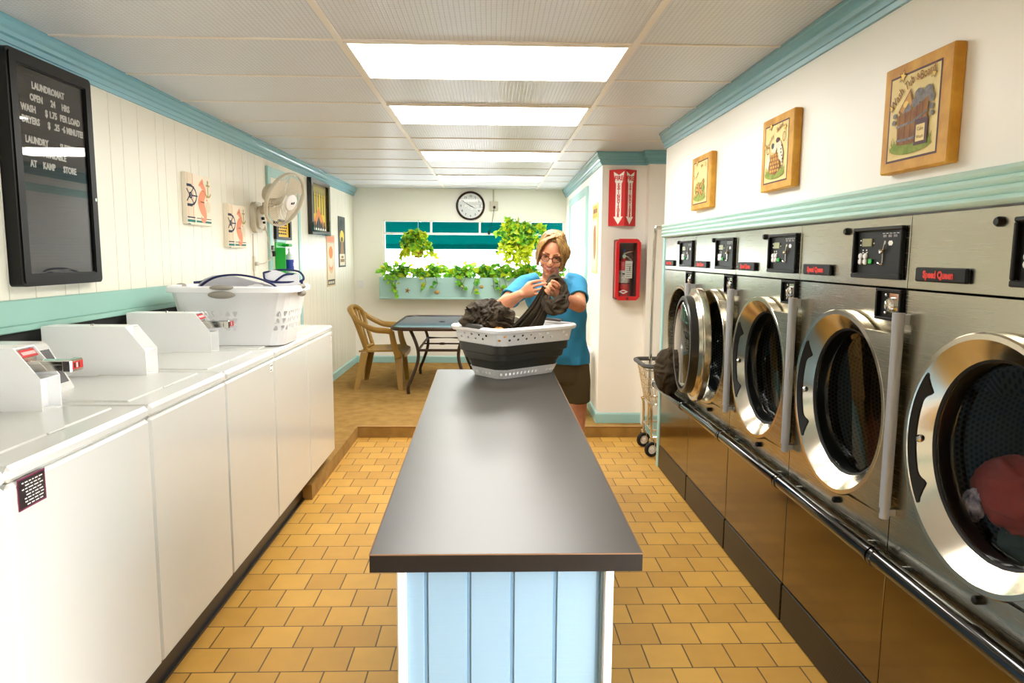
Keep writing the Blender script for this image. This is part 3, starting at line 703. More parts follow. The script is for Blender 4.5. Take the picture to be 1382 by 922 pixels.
# ------------------------------------------------------------------ washers
WYS = [.968, 1.645 - .035, 2.293, 2.957, 3.62, 4.285, 4.96]; WX = -1.1
def make_washer(y0, y1, zt, label, coin='slide', decal=None, cl=.3):
    t = thing('washer', label, 'washing machine', (WX, y0, 0), 'white top loading washers along the left wall')
    g = .002; zb = .177; xb = -1.78
    m = M(); m.box(xb, WX, y0 + g, y1 - g, zb, zt - .043, .01); part('cabinet', m, ENAM, t)
    m = M(); m.box(xb, WX + .004, y0 + g, y1 - g, zt - .041, zt, .012); dk = part('deck', m, ENAM, t)
    m = M(); m.box(-1.56, -1.19, y0 + .05, y1 - .05, zt - .004, zt + .005, .004); m.box(-1.195, -1.185, y0 + .30, y0 + .38, zt, zt + .006, .002); part('lid', m, ENAM, t)
    m = M(); m.box(xb, -1.19, y0, y1, 0, zb - .004); m.box(xb, -1.178, y0, y1, 0, .012); part('plinth', m, mat('black_plinth', (26, 20, 14), .3) if 'black_plinth' not in bpy.data.materials else bpy.data.materials['black_plinth'], t)
    # sloping console at the back
    ys0, ys1 = y0 + .02, y0 + cl
    if cl:
     m = M(); m.prism([(-1.775, zt), (-1.50, zt), (-1.50, zt + .012), (-1.585, zt + .165), (-1.60, zt + .175), (-1.775, zt + .175)], (0, ys1, 0), (1, 0, 0), (0, 0, 1), ys1 - ys0)
     cs = part('console', m, ENAM, t)
     d = V((-.085, 0, .153)).normalized(); nn = V((.153, 0, .085)).normalized(); o = V((-1.50, 0, zt + .012)) + nn * .0025
     m = M(); m.add([o + d * a + V((0, yy, 0)) for yy, a in ((ys0 + .03, .022), (ys1 - .012, .022), (ys1 - .012, .155), (ys0 + .03, .155))], [(0, 1, 2, 3)]); part('control_fascia', m, mat('maroon_fascia', (34, 26, 30), .2) if 'maroon_fascia' not in bpy.data.materials else bpy.data.materials['maroon_fascia'], cs)
     for a in ((.12, .25) if cl > .2 else (.07,)):
        m = M(); m.lathe([(0, .016), (.012, .016), (.016, .002), (.016, 0)], o + d * .09 + V((0, ys0 + a, 0)), nn, 16); part('dial', m, BLACKP, cs)
    # coin meter box: open end with a sloping mouth
    b1 = y1 - .012; b0 = b1 - .1; xf = -1.37; h = .20; w = .004
    sidep = [(-1.775, 0), (xf, 0), (xf, .105), (xf - .075, h), (-1.775, h)]
    m = M(); m.prism([(a, b + zt) for a, b in sidep], (0, b0 + w, 0), (1, 0, 0), (0, 0, 1), w); m.prism([(a, b + zt) for a, b in sidep], (0, b1, 0), (1, 0, 0), (0, 0, 1), w)
    m.box(-1.775, xf - .075, b0 + w, b1 - w, zt + h - w, zt + h); m.box(-1.775, xf, b0 + w, b1 - w, zt, zt + .003); m.box(xf - .07, xf - .002, b0 + w, b1 - w, zt + .101, zt + .105)
    m.box(-1.775, xf - .09, b0 + w, b1 - w, zt + .003, zt + h - w); m.box(xf - .045, xf - .041, b0 + w, b1 - w, zt + .003, zt + .101)
    cb = part('coin_box', m, ENAMB, t)
    m = M(); m.lathe([(0, .008), (.006, .006), (.008, 0)], (-1.60, (b0 + b1) / 2, zt + h), (0, 0, 1), 10); m.lathe([(0, .006), (.008, .004), (.009, 0)], (xf - .041, b0 + .03, zt + .06), (1, 0, 0), 12); part('lock', m, CHROME, cb)
    if coin == 'slide':
        zs = zt + .15
        m = M(); m.box(xf - .095, xf - .06, b0 + .012, b1 - .012, zs - .03, zs + .02, .003); m.box(xf - .09, xf + .06, b0 + .03, b1 - .02, zs - .006, zs + .008, .002); m.prism([(xf - .07, -.03), (xf + .05, -.022), (xf + .05, -.004), (xf - .07, -.004)], (0, b1 - .022, zs), (1, 0, 0), (0, 0, 1), .005)
        m.prism([(xf - .07, -.03), (xf + .05, -.022), (xf + .05, -.004), (xf - .07, -.004)], (0, b0 + .036, zs), (1, 0, 0), (0, 0, 1), .005); m.box(xf + .055, xf + .085, b0 + .02, b1 - .012, zs - .028, zs + .012, .004)
        sl = part('coin_slide', m, CHROME, cb)
        ar = Art((xf + .0855, b0, zs), (0, 1, 0), UP); ar.rect(RED, .026, .082, -.018, .006); ar.rect(BLACKM, .032, .04, -.014, .002); ar.rect(PURE, .046, .053, -.014, .002); ar.rect(BLACKM, .058, .064, -.014, .002); ar.part('price_badge', sl)
        s2 = V((-.075, 0, .095)).normalized()
        ar = Art(V((xf - .006, b0, zt + .108)) + V((.0, 0, 0)), (0, 1, 0), s2); ar.rect(RED, .014, .088, .078, .106)
        for k in range(9): ar.rect(PURE, .022 + k * .007, .026 + k * .007, .086, .098)
        ar.part('price_label', cb)
    if decal == 'maroon':
        ar = Art((WX + .001, y0 + .03, zt - .118), (0, 1, 0), UP); ar.rect(mat('decal_border', (122, 40, 76), .4), 0, .105, 0, .078); ar.rect(mat('decal_black', (38, 28, 30), .4), .004, .101, .004, .074)
        rr = random.Random(4)
        for k in range(8):
            yy = .066 - k * .0078; x = .012 + rr.random() * .02
            while x < .088: w_ = .006 + rr.random() * .012; ar.rect(PURE, x, min(x + w_, .094), yy - .0028, yy); x += w_ + .004
        ar.part('decal', t, 'maroon and black printed decal')
    elif decal == 'small':
        ar = Art((WX + .001, y1 - .07, zt - .1), (0, 1, 0), UP); ar.rect(PURE, 0, .045, 0, .04); ar.rect(GREYI, .004, .041, .026, .034); ar.rect(MAROON, .004, .03, .004, .01); ar.part('decal', t, 'small pale printed sticker')
    return t
specs = [(.0, None, None), (.0, 'slide', 'maroon'), (0, None, None), (0, 'slide', 'small'), (0, 'slide', None), (0, None, 'small')]
WLAB = ['white washer at the left edge, only a sliver of its front showing',
        'white washer with a maroon printed decal on its front, red coin slide on top',
        'white washer second along, its coin box empty without a slide',
        'white washer third along, coin slide box in front of the white laundry basket',
        'white washer fourth along, carrying the white laundry basket',
        'last white washer of the row, beside the carpeted step']
for k in range(6):
    make_washer(WYS[k], WYS[k + 1], 1.075, WLAB[k], specs[k][1], specs[k][2], (.3, .3, .28, .15, 0, .3)[k])

# ------------------------------------------------------------------ folding counter
t = thing('folding_counter', 'long folding counter with black worn top and pale blue panelled base', 'counter', (.05, 2.75, 0))
m = M(); zc0, zc1 = .868, .91
top = [(-.2515, 1.50), (.357, 1.50), (.371, 4.05), (-.294, 4.05)]
m.loft([[V((x * s if 0 else x, y, z)) for x, y in top] for z in (zc0, zc1 - .0015)]); ct = part('countertop', m, LAME, t)
m = M(); m.loft([[V((x + (.002 if x < 0 else -.002), y + (.002 if y < 2 else -.002), z)) for x, y in top] for z in (zc1 - .0014, zc1)]); part('laminate', m, LAM, ct, sharp=20)
m = M(); pt = [V((x, y, zc1 - .001)) for x, y in top]; m.tube(pt + [pt[0]], .0016, 6); part('worn_edge', m, WORN, ct, 'chipped tan edge')
m = M(); m.box(-.185, .29, 1.575, 3.93, 0, zc0); part('base_core', m, LBLUE, t)
m = M(); xs = [-.178, -.134, -.034, .0675, .168, .27, .281]; segs = []
x = -.178
poly = [(x, .004)]
for gx in xs[1:-1]: poly += [(gx - .006, .004), (gx - .005, 0), (gx + .005, 0), (gx + .006, .004)]
poly += [(.281, .004), (.281, -.008), (-.178, -.008)]
m.prism(poly, (0, 1.571, 0.0), (1, 0, 0), (0, -1, 0), -zc0); part('end_panel', m, LBLUE, t)
m = M()
for gx in xs[1:-1]: m.box(gx - .005, gx + .005, 1.5702, 1.5712, 0, zc0)
part('panel_groove', m, LBLUED, t)
for x0, x1 in ((-.2, -.1785), (.2815, .303)):
    m = M(); m.box(x0, x1, 1.552, 1.60, 0, zc0, .003); part('corner_trim', m, WHITEP, t)
for s_, x0, x1 in ((0, -.195, -.185), (1, .29, .30)):
    m = M(); m.box(x0, x1, 1.6, 3.95, 0, zc0); part('side_panel', m, LBLUE, t)
# ------------------------------------------------------------------ things on the left wall
def slab(mb, o, r, u, a0, a1, b0, b1, d0, d1, bev=0.0):
    o, r, u = V(o), V(r).normalized(), V(u).normalized(); n = r.cross(u); k = len(mb.v)
    mb.box(a0, a1, b0, b1, d0, d1, bev); mb.v[k:] = [o + r * p.x + u * p.y + n * p.z for p in mb.v[k:]]
RL = (0, 1, 0)
def rrect(a0, a1, b0, b1, r, n=5):
    pts = []
    for cx, cy_, t0 in ((a1 - r, b1 - r, 0), (a0 + r, b1 - r, pi / 2), (a0 + r, b0 + r, pi), (a1 - r, b0 + r, 1.5 * pi)):
        for i in range(n + 1): t = t0 + pi / 2 * i / n; pts.append((cx + r * cos(t), cy_ + r * sin(t)))
    return pts
def ringprism(mb, outer, inner, o, u, w, d):
    """frame between two outlines with the same number of points, depth d along u x w"""
    o, u, w = V(o), V(u), V(w); nn = u.cross(w).normalized() * d; n = len(outer); vs = []
    for q in (outer, inner):
        for z in (0, 1): vs += [o + u * x + w * y + nn * z for x, y in q]
    fs = []
    for i in range(n):
        j = (i + 1) % n; fs += [(i, j, n + j, n + i), (2 * n + i, 3 * n + i, 3 * n + j, 2 * n + j), (n + i, n + j, 3 * n + j, 3 * n + i), (i, 2 * n + i, 2 * n + j, j)]
    mb.add(vs, fs)

# letter board
o = V((LW, 2.765, 1.435)); W_, H_ = .56, .895
t = thing('letter_board', 'tall black framed glass letter board with white price lettering on left wall', 'notice board', (LW, o.y + W_ / 2, 1.435))
m = M(); m.prism(rrect(0, W_, 0, H_, .018), o, RL, UP, .03); part('case', m, BLACKP, t)
m = M(); ringprism(m, rrect(0, W_, 0, H_, .02), rrect(.055, W_ - .055, .05, H_ - .05, .006), o + V((.03, 0, 0)), RL, UP, .02); ringprism(m, rrect(.012, W_ - .012, .012, H_ - .012, .015), rrect(.05, W_ - .05, .045, H_ - .045, .006), o + V((.05, 0, 0)), RL, UP, .005); fr = part('door_frame', m, BLACKP, t)
m = M(); m.cyl(o + V((.05, W_ - .026, .37)), o + V((.058, W_ - .026, .37)), .008); part('lock', m, CHROME, fr)
m = M(); g0, g1 = .055, W_ - .055; nb = 60; pf = []
for k in range(nb):
    z = .05 + (H_ - .1) * k / nb; pf += [(.032, z), (.032, z + (H_ - .1) / nb * .75), (.031, z + (H_ - .1) / nb * .8)]
pf += [(.030, H_ - .05), (.030, .05)]
m.prism([(a, b) for a, b in pf], o + V((0, g1, 0)), (1, 0, 0), UP, g1 - g0); lp = part('letter_panel', m, BLACKM, t)
ww, hh = g1 - g0, H_ - .1; lines = [(.075, [('LAUNDROMAT', .18)]), (.135, [('OPEN', .14), ('24', .46), ('HRS', .64)]), (.193, [('WASH', .0), ('$ 1.75', .36), ('PER LOAD', .6)]), (.25, [('DRYERS', .0), ('$', .39), ('.25', .49), ('·6 MINUTES', .62)]), (.345, [('LAUNDRY', .03), ('SUPPLIES', .57)]), (.4, [('AVAILABLE', .29)]), (.46, [('AT', .08), ('KAMP', .27), ('STORE', .6)])]
m = M()
for fy, ws in lines:
    for s_, fx in ws: text_mb(m, s_, o + V((.0332, g0 + .04 + ww * .92 * fx, H_ - .05 - hh * fy - .01)), RL, UP, .037, .0016, 'LEFT', .0013, .84)
part('lettering', m, PURE, lp)
m = M(); slab(m, o, RL, UP, .055, W_ - .055, .05, H_ - .05, .042, .045); part('board_glass', m, BGLASS, fr)

# seahorse canvases
def seahorse(y0, y1, z0, z1, label):
    o = V((LW, y0, z0)); w, h = y1 - y0, z1 - z0
    t = thing('canvas_print', label, 'picture', (LW, (y0 + y1) / 2, z0), 'seahorse canvas prints on the left wall')
    m = M(); slab(m, o, RL, UP, 0, w, 0, h, .001, .03, .002); part('canvas', m, CANV, t)
    a = Art(o + V((.03, 0, 0)), RL, UP); S = lambda x, y: (x * w, y * h)
    a.rect(SANDI, 0, .24 * w, .13 * h, h * .995); a.rect(CORAL, .24 * w, .26 * w, .02 * h, h * .995); a.rect(CORAL, .04 * w, .055 * w, .02 * h, h * .995)
    a.rect(NAVYI, 0, .30 * w, .125 * h, .15 * h); a.rect(NAVYI, .36 * w, .97 * w, .125 * h, .14 * h); a.rect(TEALI, 0, .30 * w, .045 * h, .095 * h); a.rect(TEALI, .34 * w, .97 * w, .05 * h, .09 * h); a.rect(TEALI, 0, .12 * w, .0, .018 * h)
    c = S(.12, .565); a.ring(NAVYI, *c, .26 * w, .19 * h, .012, 20, -pi / 2, pi / 2); a.ring(NAVYI, c[0] * 1.25, c[1], .055 * w, .05 * h, .01, 14)
    for k in (-1, 0, 1): a.stroke(NAVYI, [c, (c[0] + .30 * w * cos(k * .95), c[1] + .22 * h * sin(k * .95))], .008)
    a.stroke(NAVYI, [(.01 * w, c[1] + .19 * h), (.2 * w, c[1] + .19 * h)], .016); a.stroke(NAVYI, [(.01 * w, c[1] - .19 * h), (.2 * w, c[1] - .19 * h)], .016)
    for k in (-1, 1): a.stroke(NAVYI, [(.0, c[1] + k * .12 * h), c], .01)
    # seahorse: head with snout, curved body, curled tail
    pts = [S(.62, .9), S(.60, .82), S(.68, .76), S(.70, .67), S(.60, .56), S(.56, .45), S(.62, .33), S(.70, .22), S(.68, .12), S(.6, .09), S(.55, .13), S(.58, .17)]
    sp = [(p.x, p.y) for p in smooth_path([(x, y, 0) for x, y in pts], 5)]
    a.stroke(CORAL, sp, [.02 * w, .13 * w, .1 * w, .15 * w, .21 * w, .26 * w, .22 * w, .15 * w, .1 * w, .06 * w, .04 * w, .025 * w])
    a.stroke(CORAL, [S(.58, .84), S(.49, .785)], [.07 * w, .03 * w]); a.stroke(CORAL, [S(.62, .92), S(.66, .86)], .05 * w)
    for yy in (.58, .52, .46): a.ell(CORAL, .80 * w, yy * h, .03 * w, .02 * h, 8)
    a.stroke(OLIVEI, [S(.86, .86), S(.86, .60)], .012); a.stroke(OLIVEI, [S(.78, .82), S(.94, .82)], .01); a.ring(OLIVEI, .86 * w, .89 * h, .02 * w, .02 * h, .008, 10); a.ring(OLIVEI, .86 * w, .68 * h, .11 * w, .09 * h, .012, 12, pi * 1.05, pi * 1.95)
    a.ell(SANDI, .84 * w, .38 * h, .1 * w, .12 * h, 14); a.part('artwork', t)
seahorse(4.33, 4.70, 1.742, 2.05, 'white seahorse canvas print beside the letter board, larger looking of the two')
seahorse(4.98, 5.335, 1.608, 1.91, 'white seahorse canvas print just below left of the wall fan')

# wall fan
fc, fn_ = V((-1.555, 5.50, 1.975)), V((.86, -.32, -.38)).normalized()
t = thing('wall_fan', 'off white wall mounted fan with round wire cage above the washers', 'fan', (LW, 5.63, 1.72))
m = M(); m.prism(rrect(5.52, 5.74, 1.73, 1.965, .07), (LW, 0, 0), RL, UP, .035); m.prism(rrect(5.56, 5.70, 1.76, 1.93, .05), (LW + .035, 0, 0), RL, UP, .02); br = part('wall_bracket', m, CREAMP, t)
fu, fwv = frame_of(fn_)
m = M(); m.tube(smooth_path([(LW + .05, 5.63, 1.90), (LW + .12, 5.61, 1.93), fc - fn_ * .13 - V((0, 0, .03))], 6), [.034, .03, .028], 14); m.cyl((LW + .1, 5.615, 1.885), (LW + .1, 5.615, 1.96), .032); part('arm', m, CREAMP, t)
m = M(); m.lathe([(0, -.185), (.045, -.182), (.07, -.16), (.078, -.11), (.074, -.06), (.04, -.04), (0, -.04)], fc, fn_, 28); part('motor_housing', m, CREAMP, t)
m = M(); N = 64; R = .205
m.lathe([(R - .004, -.014), (R + .006, -.014), (R + .008, 0), (R + .006, .014), (R - .004, .014)], fc, fn_, 48, closed=True)
for k in range(N):
    a = 2 * pi * k / N; d = fu * cos(a) + fwv * sin(a); tw = fu * cos(a + .35) + fwv * sin(a + .35)
    m.tube([fc + fn_ * (.058) + tw * .062, fc + fn_ * (.05) + (d + tw).normalized() * .13, fc + fn_ * .012 + d * R], .0011, 4)
    if k % 2 == 0: m.tube([fc - fn_ * .05 + d * .07, fc - fn_ * .045 + d * .15, fc - fn_ * .012 + d * R], .0012, 4)
for r, h in ((.1, .055), (.15, .046)): m.lathe([(r + .0012, h), (r, h + .0012), (r - .0012, h), (r, h - .0012)], fc, fn_, 40, closed=True)
part('cage', m, CREAMP, t)
FB = mat('fan_blade', (222, 214, 194), .35)
for k in range(4):
    a = 2 * pi * k / 4 + .4; m = M()
    def fn(u, v, a=a):
        r = .035 + .145 * u; th = a + (v - .5) * (.7 + .55 * u) + .2 * u; d = fu * cos(th) + fwv * sin(th); return fc + d * r + fn_ * (.012 * (v - .5) * 2 + .0)
    m.sheet(fn, 8, 6, .0025); part('blade', m, FB, t)
m = M(); m.lathe([(0, .075), (.04, .073), (.058, .066), (.064, .052)], fc, fn_, 32); hb = part('hub_badge', m, WHITE, t)
a = Art(fc + fn_ * .0755, V((0, 0, 1)).cross(fn_), (V((0, 0, 1)) - fn_ * fn_.z)); a.ell(BLACKM, -.010, .0, .011, .008, 12); a.ell(BLACKM, .012, .004, .008, .01, 12); a.stroke(BLACKM, [(-.02, -.008), (.02, -.004)], .004); a.part('logo', hb)
m = M(); m.cyl((LW + .02, 5.66, 1.735), (LW + .02, 5.66, 1.76), .012)
m.tube(smooth_path([(LW + .03, 5.66, 1.80), (LW + .05, 5.70, 1.75), (LW + .03, 5.76, 1.80), (LW + .04, 5.80, 1.72), (LW + .04, 5.86, 1.62), (LW + .05, 5.86, 1.54), (LW + .03, 5.74, 1.495), (LW + .02, 5.58, 1.49)], 6), .0045, 6); m.box(LW + .012, LW + .035, 5.555, 5.60, 1.475, 1.505, .005)
part('power_cord', m, CREAMP, t)
m = M(); m.lathe([(0, .0), (.012, 0), (.012, .02), (0, .02)], (LW + .055, 5.63, 1.84), (1, 0, 0), 16); m.lathe([(0, .0), (.009, 0), (.009, .016), (0, .016)], (LW + .055, 5.66, 1.81), (1, 0, 0), 16); part('speed_knob', m, BLACKP, t)

# socket under the fan with surface conduit
t = thing('wall_socket', 'slim cream wall socket strip that the fan cord plugs into', 'socket', (LW, 5.565, 1.40))
m = M(); m.box(LW, LW + .012, 5.545, 5.585, 1.43, 1.55, .003); part('face_plate', m, CREAMP, t)
m = M(); m.box(LW, LW + .007, 5.558, 5.572, 1.386, 1.43); m.box(LW, LW + .006, 5.56, 5.57, 1.55, 1.72); part('conduit', m, CREAMP, t)

# padlock on the door edge
t = thing('padlock', 'small black padlock on a hasp at the left door edge', 'padlock', (LW + .02, 5.98, 1.55))
m = M(); m.box(LW + .022, LW + .045, 5.955, 5.995, 1.545, 1.59, .004); part('body', m, BLACKP, t)
m = M(); m.tube(smooth_path([(LW + .034, 5.962, 1.585), (LW + .034, 5.962, 1.615), (LW + .034, 5.975, 1.625), (LW + .034, 5.988, 1.615), (LW + .034, 5.988, 1.585)], 4), .0035, 6); part('shackle', m, ALU, t)
m = M(); m.box(LW + .022, LW + .027, 5.95, 6.02, 1.60, 1.635, .002); part('hasp', m, BLACKM, t)

# yellow notice and green dispenser with bottle on the door
DX = LW + .012
t = thing('framed_notice', 'small yellow notice in black frame hanging behind the wall fan', 'notice', (DX, 6.30, 1.70))
m = M(); ringprism(m, rrect(6.06, 6.52, 1.69, 1.86, .004, 2), rrect(6.12, 6.47, 1.712, 1.84, .004, 2), (DX, 0, 0), RL, UP, .025); part('frame', m, BLACKP, t)
m = M(); m.box(DX, DX + .008, 6.10, 6.49, 1.70, 1.85); nt_ = part('notice_sheet', m, YELLOW, t)
a = Art((DX + .008, 6.12, 1.712), RL, UP)
rr = random.Random(2)
for yy in (.105, .08, .055, .03):
    x = .03
    while x < .28: w_ = .02 + .04 * rr.random(); a.rect(BLACKM, x, x + w_, yy - .006, yy + .006); x += w_ + .014
a.ring(BLACKM, .175, .064, .165, .055, .004, 4, pi / 4, pi / 4 + 2 * pi); a.part('print', nt_)
t = thing('sanitizer_holder', 'bright green wall holder on the left door below the notice', 'dispenser', (DX, 6.22, 1.37))
m = M(); m.prism(rrect(6.08, 6.36, 1.40, 1.665, .012), (DX, 0, 0), RL, UP, .012); m.box(DX + .012, DX + .10, 6.08, 6.37, 1.385, 1.40, .004); m.box(DX + .012, DX + .09, 6.075, 6.085, 1.40, 1.62, .003); m.box(DX + .012, DX + .07, 6.25, 6.37, 1.63, 1.655, .008); part('holder', m, GREEN, t)
m = M(); slab(m, (DX + .0125, 6.20, 1.50), RL, UP, 0, .04, 0, .07, 0, .004); part('holder_label', m, BLUEI, t)
m = M(); m.box(DX + .0, DX + .02, 6.08, 6.36, 1.665, 1.69, .004); m.box(DX, DX + .05, 6.22, 6.36, 1.362, 1.384, .005); part('clip', m, AQUA, t)
t = thing('sanitizer_bottle', 'clear pump bottle with blue label standing in the green holder', 'bottle', (DX + .05, 6.31, 1.402))
m = M(); m.lathe([(0, 0), (.034, 0), (.036, .01), (.036, .13), (.028, .155), (.012, .17), (.012, .185), (0, .185)], (DX + .056, 6.31, 1.402), UP, 24); part('bottle_body', m, mat('pale_plastic', (214, 222, 226), .2), t)
m = M(); m.cyl((DX + .056, 6.31, 1.588), (DX + .056, 6.31, 1.612), .013); m.cyl((DX + .056, 6.31, 1.612), (DX + .056, 6.31, 1.622), .005); part('pump_cap', m, WHITE, t)
m = M(); m.lathe([(.0366, .03), (.0366, .115)], (DX + .056, 6.31, 1.402), UP, 24); lb = part('bottle_label', m, BLUEI, t)
a = Art((DX + .056 + .0368, 6.285, 1.44), RL, UP); a.rect(PURE, .008, .02, .02, .05); a.rect(PURE, .026, .032, .01, .06); a.rect(PURE, .036, .042, .015, .05); a.part('label_print', lb)

# black framed poster and two narrow posters
t = thing('framed_poster', 'black framed yellow and green city style poster high on left wall', 'poster', (LW, 7.66, 1.76))
o = V((LW, 7.24, 1.765)); w, h = .82, .565
m = M(); ringprism(m, rrect(0, w, 0, h, .004, 2), rrect(.07, w - .07, .045, h - .045, .004, 2), o, RL, UP, .045); part('frame', m, BLACKG, t)
m = M(); slab(m, o, RL, UP, .03, w - .03, .03, h - .03, .002, .012); ps = part('poster_sheet', m, mat('poster_olive', (150, 132, 80), .6), t)
a = Art(o + V((.012, 0, 0)), RL, UP)
a.rect(GOLDI, .12, .70, .10, .43); a.rect(OLIVEI, .12, .70, .43, .5); a.rect(PURE, .1, .72, .055, .075)
for x in (.20, .29, .38, .50, .60): a.rect(DKTEAL, x, x + .035, .22, .40); a.poly(DKTEAL, [(x - .01, .40), (x + .0175, .46), (x + .045, .40)])
a.poly(ORANI, [(.14, .10), (.40, .30), (.68, .10)]); a.poly(DKTEAL, [(.25, .08), (.40, .20), (.56, .08)])
for x in (.14, .24, .34, .44, .54, .64): a.ell(BLACKM, x, .10, .03, .05, 10)
a.part('artwork', ps)
def narrow(name, y0, y1, z0, z1, label, kind):
    o = V((LW, y0, z0)); w, h = y1 - y0, z1 - z0; t = thing(name, label, 'poster', (LW, (y0 + y1) / 2, z0))
    m = M(); slab(m, o, RL, UP, 0, w, 0, h, .0005, .006); part('poster_board', m, TANI if kind == 0 else DKTEAL, t)
    a = Art(o + V((.006, 0, 0)), RL, UP)
    if kind == 0:
        a.rect(CORAL, .03 * w, .97 * w, .86 * h, .97 * h); a.rect(SANDI, .1 * w, .9 * w, .14 * h, .84 * h); a.ell(TANI, .5 * w, .42 * h, .33 * w, .17 * h); a.ell(CORAL, .5 * w, .40 * h, .24 * w, .09 * h); a.ell(SANDI, .5 * w, .47 * h, .27 * w, .1 * h); a.ell(ORANI, .5 * w, .66 * h, .25 * w, .12 * h); a.rect(DKTEAL, .06 * w, .94 * w, .03 * h, .13 * h)
        for k in range(5): a.rect(SANDI, (.14 + .15 * k) * w, (.25 + .15 * k) * w, .05 * h, .1 * h)
    else:
        a.ell(GOLDI, .5 * w, .6 * h, .3 * w, .13 * h); a.ell(BLACKM, .48 * w, .55 * h, .13 * w, .05 * h); a.poly(TERRA, [(.25 * w, .26 * h), (.75 * w, .26 * h), (.65 * w, .5 * h), (.35 * w, .5 * h)]); a.rect(SANDI, .12 * w, .88 * w, .03 * h, .26 * h); a.rect(TERRA, .2 * w, .8 * w, .1 * h, .16 * h); a.ell(TERRA, .5 * w, .2 * h, .2 * w, .025 * h)
    a.part('artwork', t)
narrow('tall_poster', 8.0, 8.40, 1.20, 1.785, 'tall narrow poster with orange fruit picture, lower of the two near back corner', 0)
narrow('tall_poster', 8.63, 9.02, 1.41, 2.022, 'tall narrow dark poster with yellow round shape, nearest the back corner', 1)

# ------------------------------------------------------------------ back wall
t = thing('light_switch', 'white light switch plate on back wall near left corner', 'switch', (-1.755, BW, 1.112))
m = M(); m.box(-1.80, -1.71, BW - .007, BW, 1.112, 1.222, .003); part('plate', m, WHITE, t)
m = M(); m.box(-1.762, -1.748, BW - .018, BW - .007, 1.155, 1.18, .003); part('toggle', m, WHITE, t)
t = thing('wall_clock', 'round white wall clock with dark rim above the window', 'clock', (-.268, BW, 2.218))
cc = V((-.268, BW, 2.218)); AXC = (0, -1, 0)
m = M(); m.lathe([(.165, .0), (.192, .0), (.195, .012), (.19, .032), (.178, .038), (.166, .03), (.163, .012)], cc, AXC, 56, closed=True); part('rim', m, mat('clock_rim', (52, 28, 26), .25), t)
m = M(); m.lathe([(0, .012), (.168, .012)], cc, AXC, 48); fp = part('dial_face', m, mat('clock_face', (244, 244, 244), .4), t)
m = M()
for k in range(1, 13):
    a_ = pi / 2 - k * pi / 6; text_mb(m, str(k), cc + V((.128 * cos(a_), -.0135, .128 * sin(a_) - .013)), (1, 0, 0), UP, .038, .001, 'CENTER', .0005)
part('numerals', m, BLACKM, fp)
def hand(name, ang, ln, wd, mt):
    m = M(); a_ = pi / 2 - radians(ang); d = V((cos(a_), 0, sin(a_))); q = V((-sin(a_), 0, cos(a_)))
    p = cc + V((0, -.018, 0)); m.loft([[p + d * x + q * wd * s_ * k + V((0, yy, 0)) for s_, yy in ((1, 0), (1, -.002), (-1, -.002), (-1, 0))] for x, k in ((-.03, 1), (ln, .5))]); part(name, m, mt, t)
hand('hour_hand', 117, .085, .005, BLACKM); hand('minute_hand', 302, .135, .004, BLACKM)
m = M(); m.lathe([(0, .02), (.006, .02), (.006, .026), (0, .026)], cc, AXC, 12); part('hand_hub', m, BLACKM, t)
m = M(); m.lathe([(0, .031), (.1, .0305), (.166, .028)], cc, AXC, 40); part('clock_glass', m, CGLASS, t)
t = thing('clock_outlet', 'beige outlet box with conduit on back wall right of the clock', 'socket', (.045, BW, 2.15))
m = M(); m.box(-.01, .10, BW - .03, BW, 2.155, 2.28, .006); part('box', m, CREAMP, t)
m = M(); m.cyl((.04, BW - .012, 2.28), (.04, BW - .012, 2.435), .011); part('conduit', m, CREAMP, t)
m = M(); m.cyl((.05, BW - .03, 2.20), (.05, BW - .06, 2.20), .018); m.tube(smooth_path([(.05, BW - .058, 2.19), (.035, BW - .03, 2.10), (.015, BW - .012, 1.98), (-.02, BW - .02, 1.86)], 6), .004, 6); m.box(-.035, -.005, BW - .035, BW - .01, 1.84, 1.89, .005); part('plug_cord', m, BLACKP, t)

# window box with planting
t = thing('window_planter', 'long pale aqua window box below the back window with starfish and shells', 'planter', (-.22, 9.45, .98))
PB = mat('planter_paint', (152, 186, 178), .55, bump=(20, .1, .006)); PY = 9.30
m = M(); m.box(-1.452, 1.0, PY, PY + .02, .985, 1.272, .003); m.box(-1.452, 1.0, BW - .022, BW - .002, .985, 1.255, .003); m.box(-1.452, -1.432, PY + .02, BW - .022, .985, 1.272); m.box(.98, 1.0, PY + .02, BW - .022, .985, 1.272); m.box(-1.432, .98, PY + .02, BW - .022, .985, 1.0); part('box', m, PB, t)
m = M(); m.box(-1.455, 1.0, PY - .014, PY, .985, 1.012, .004); m.box(-1.44, -1.436, PY - .002, PY, 1.03, 1.26); part('ledge', m, PB, t)
m = M(); m.box(-1.432, .98, PY + .02, BW - .022, 1.2, 1.225); part('soil', m, mat('soil', (60, 44, 30), .95, bump=(80, 1, .01)), t)
def starpts(r, rot): return [((r if i % 2 == 0 else r * .34) * sin(rot + pi * i / 5), (r if i % 2 == 0 else r * .34) * cos(rot + pi * i / 5)) for i in range(10)]
for x, z, rt_ in ((-1.084, 1.10, .2), (.16, 1.117, .5)):
    m = M(); pp = starpts(.045, rt_); c_ = V((x, PY, z)); m.add([c_ + V((a, 0, b)) for a, b in pp] + [c_ + V((0, -.018, 0))], [(i, (i + 1) % 10, 10) for i in range(10)] + [tuple(range(10))]); part('starfish', m, TERRA, t)
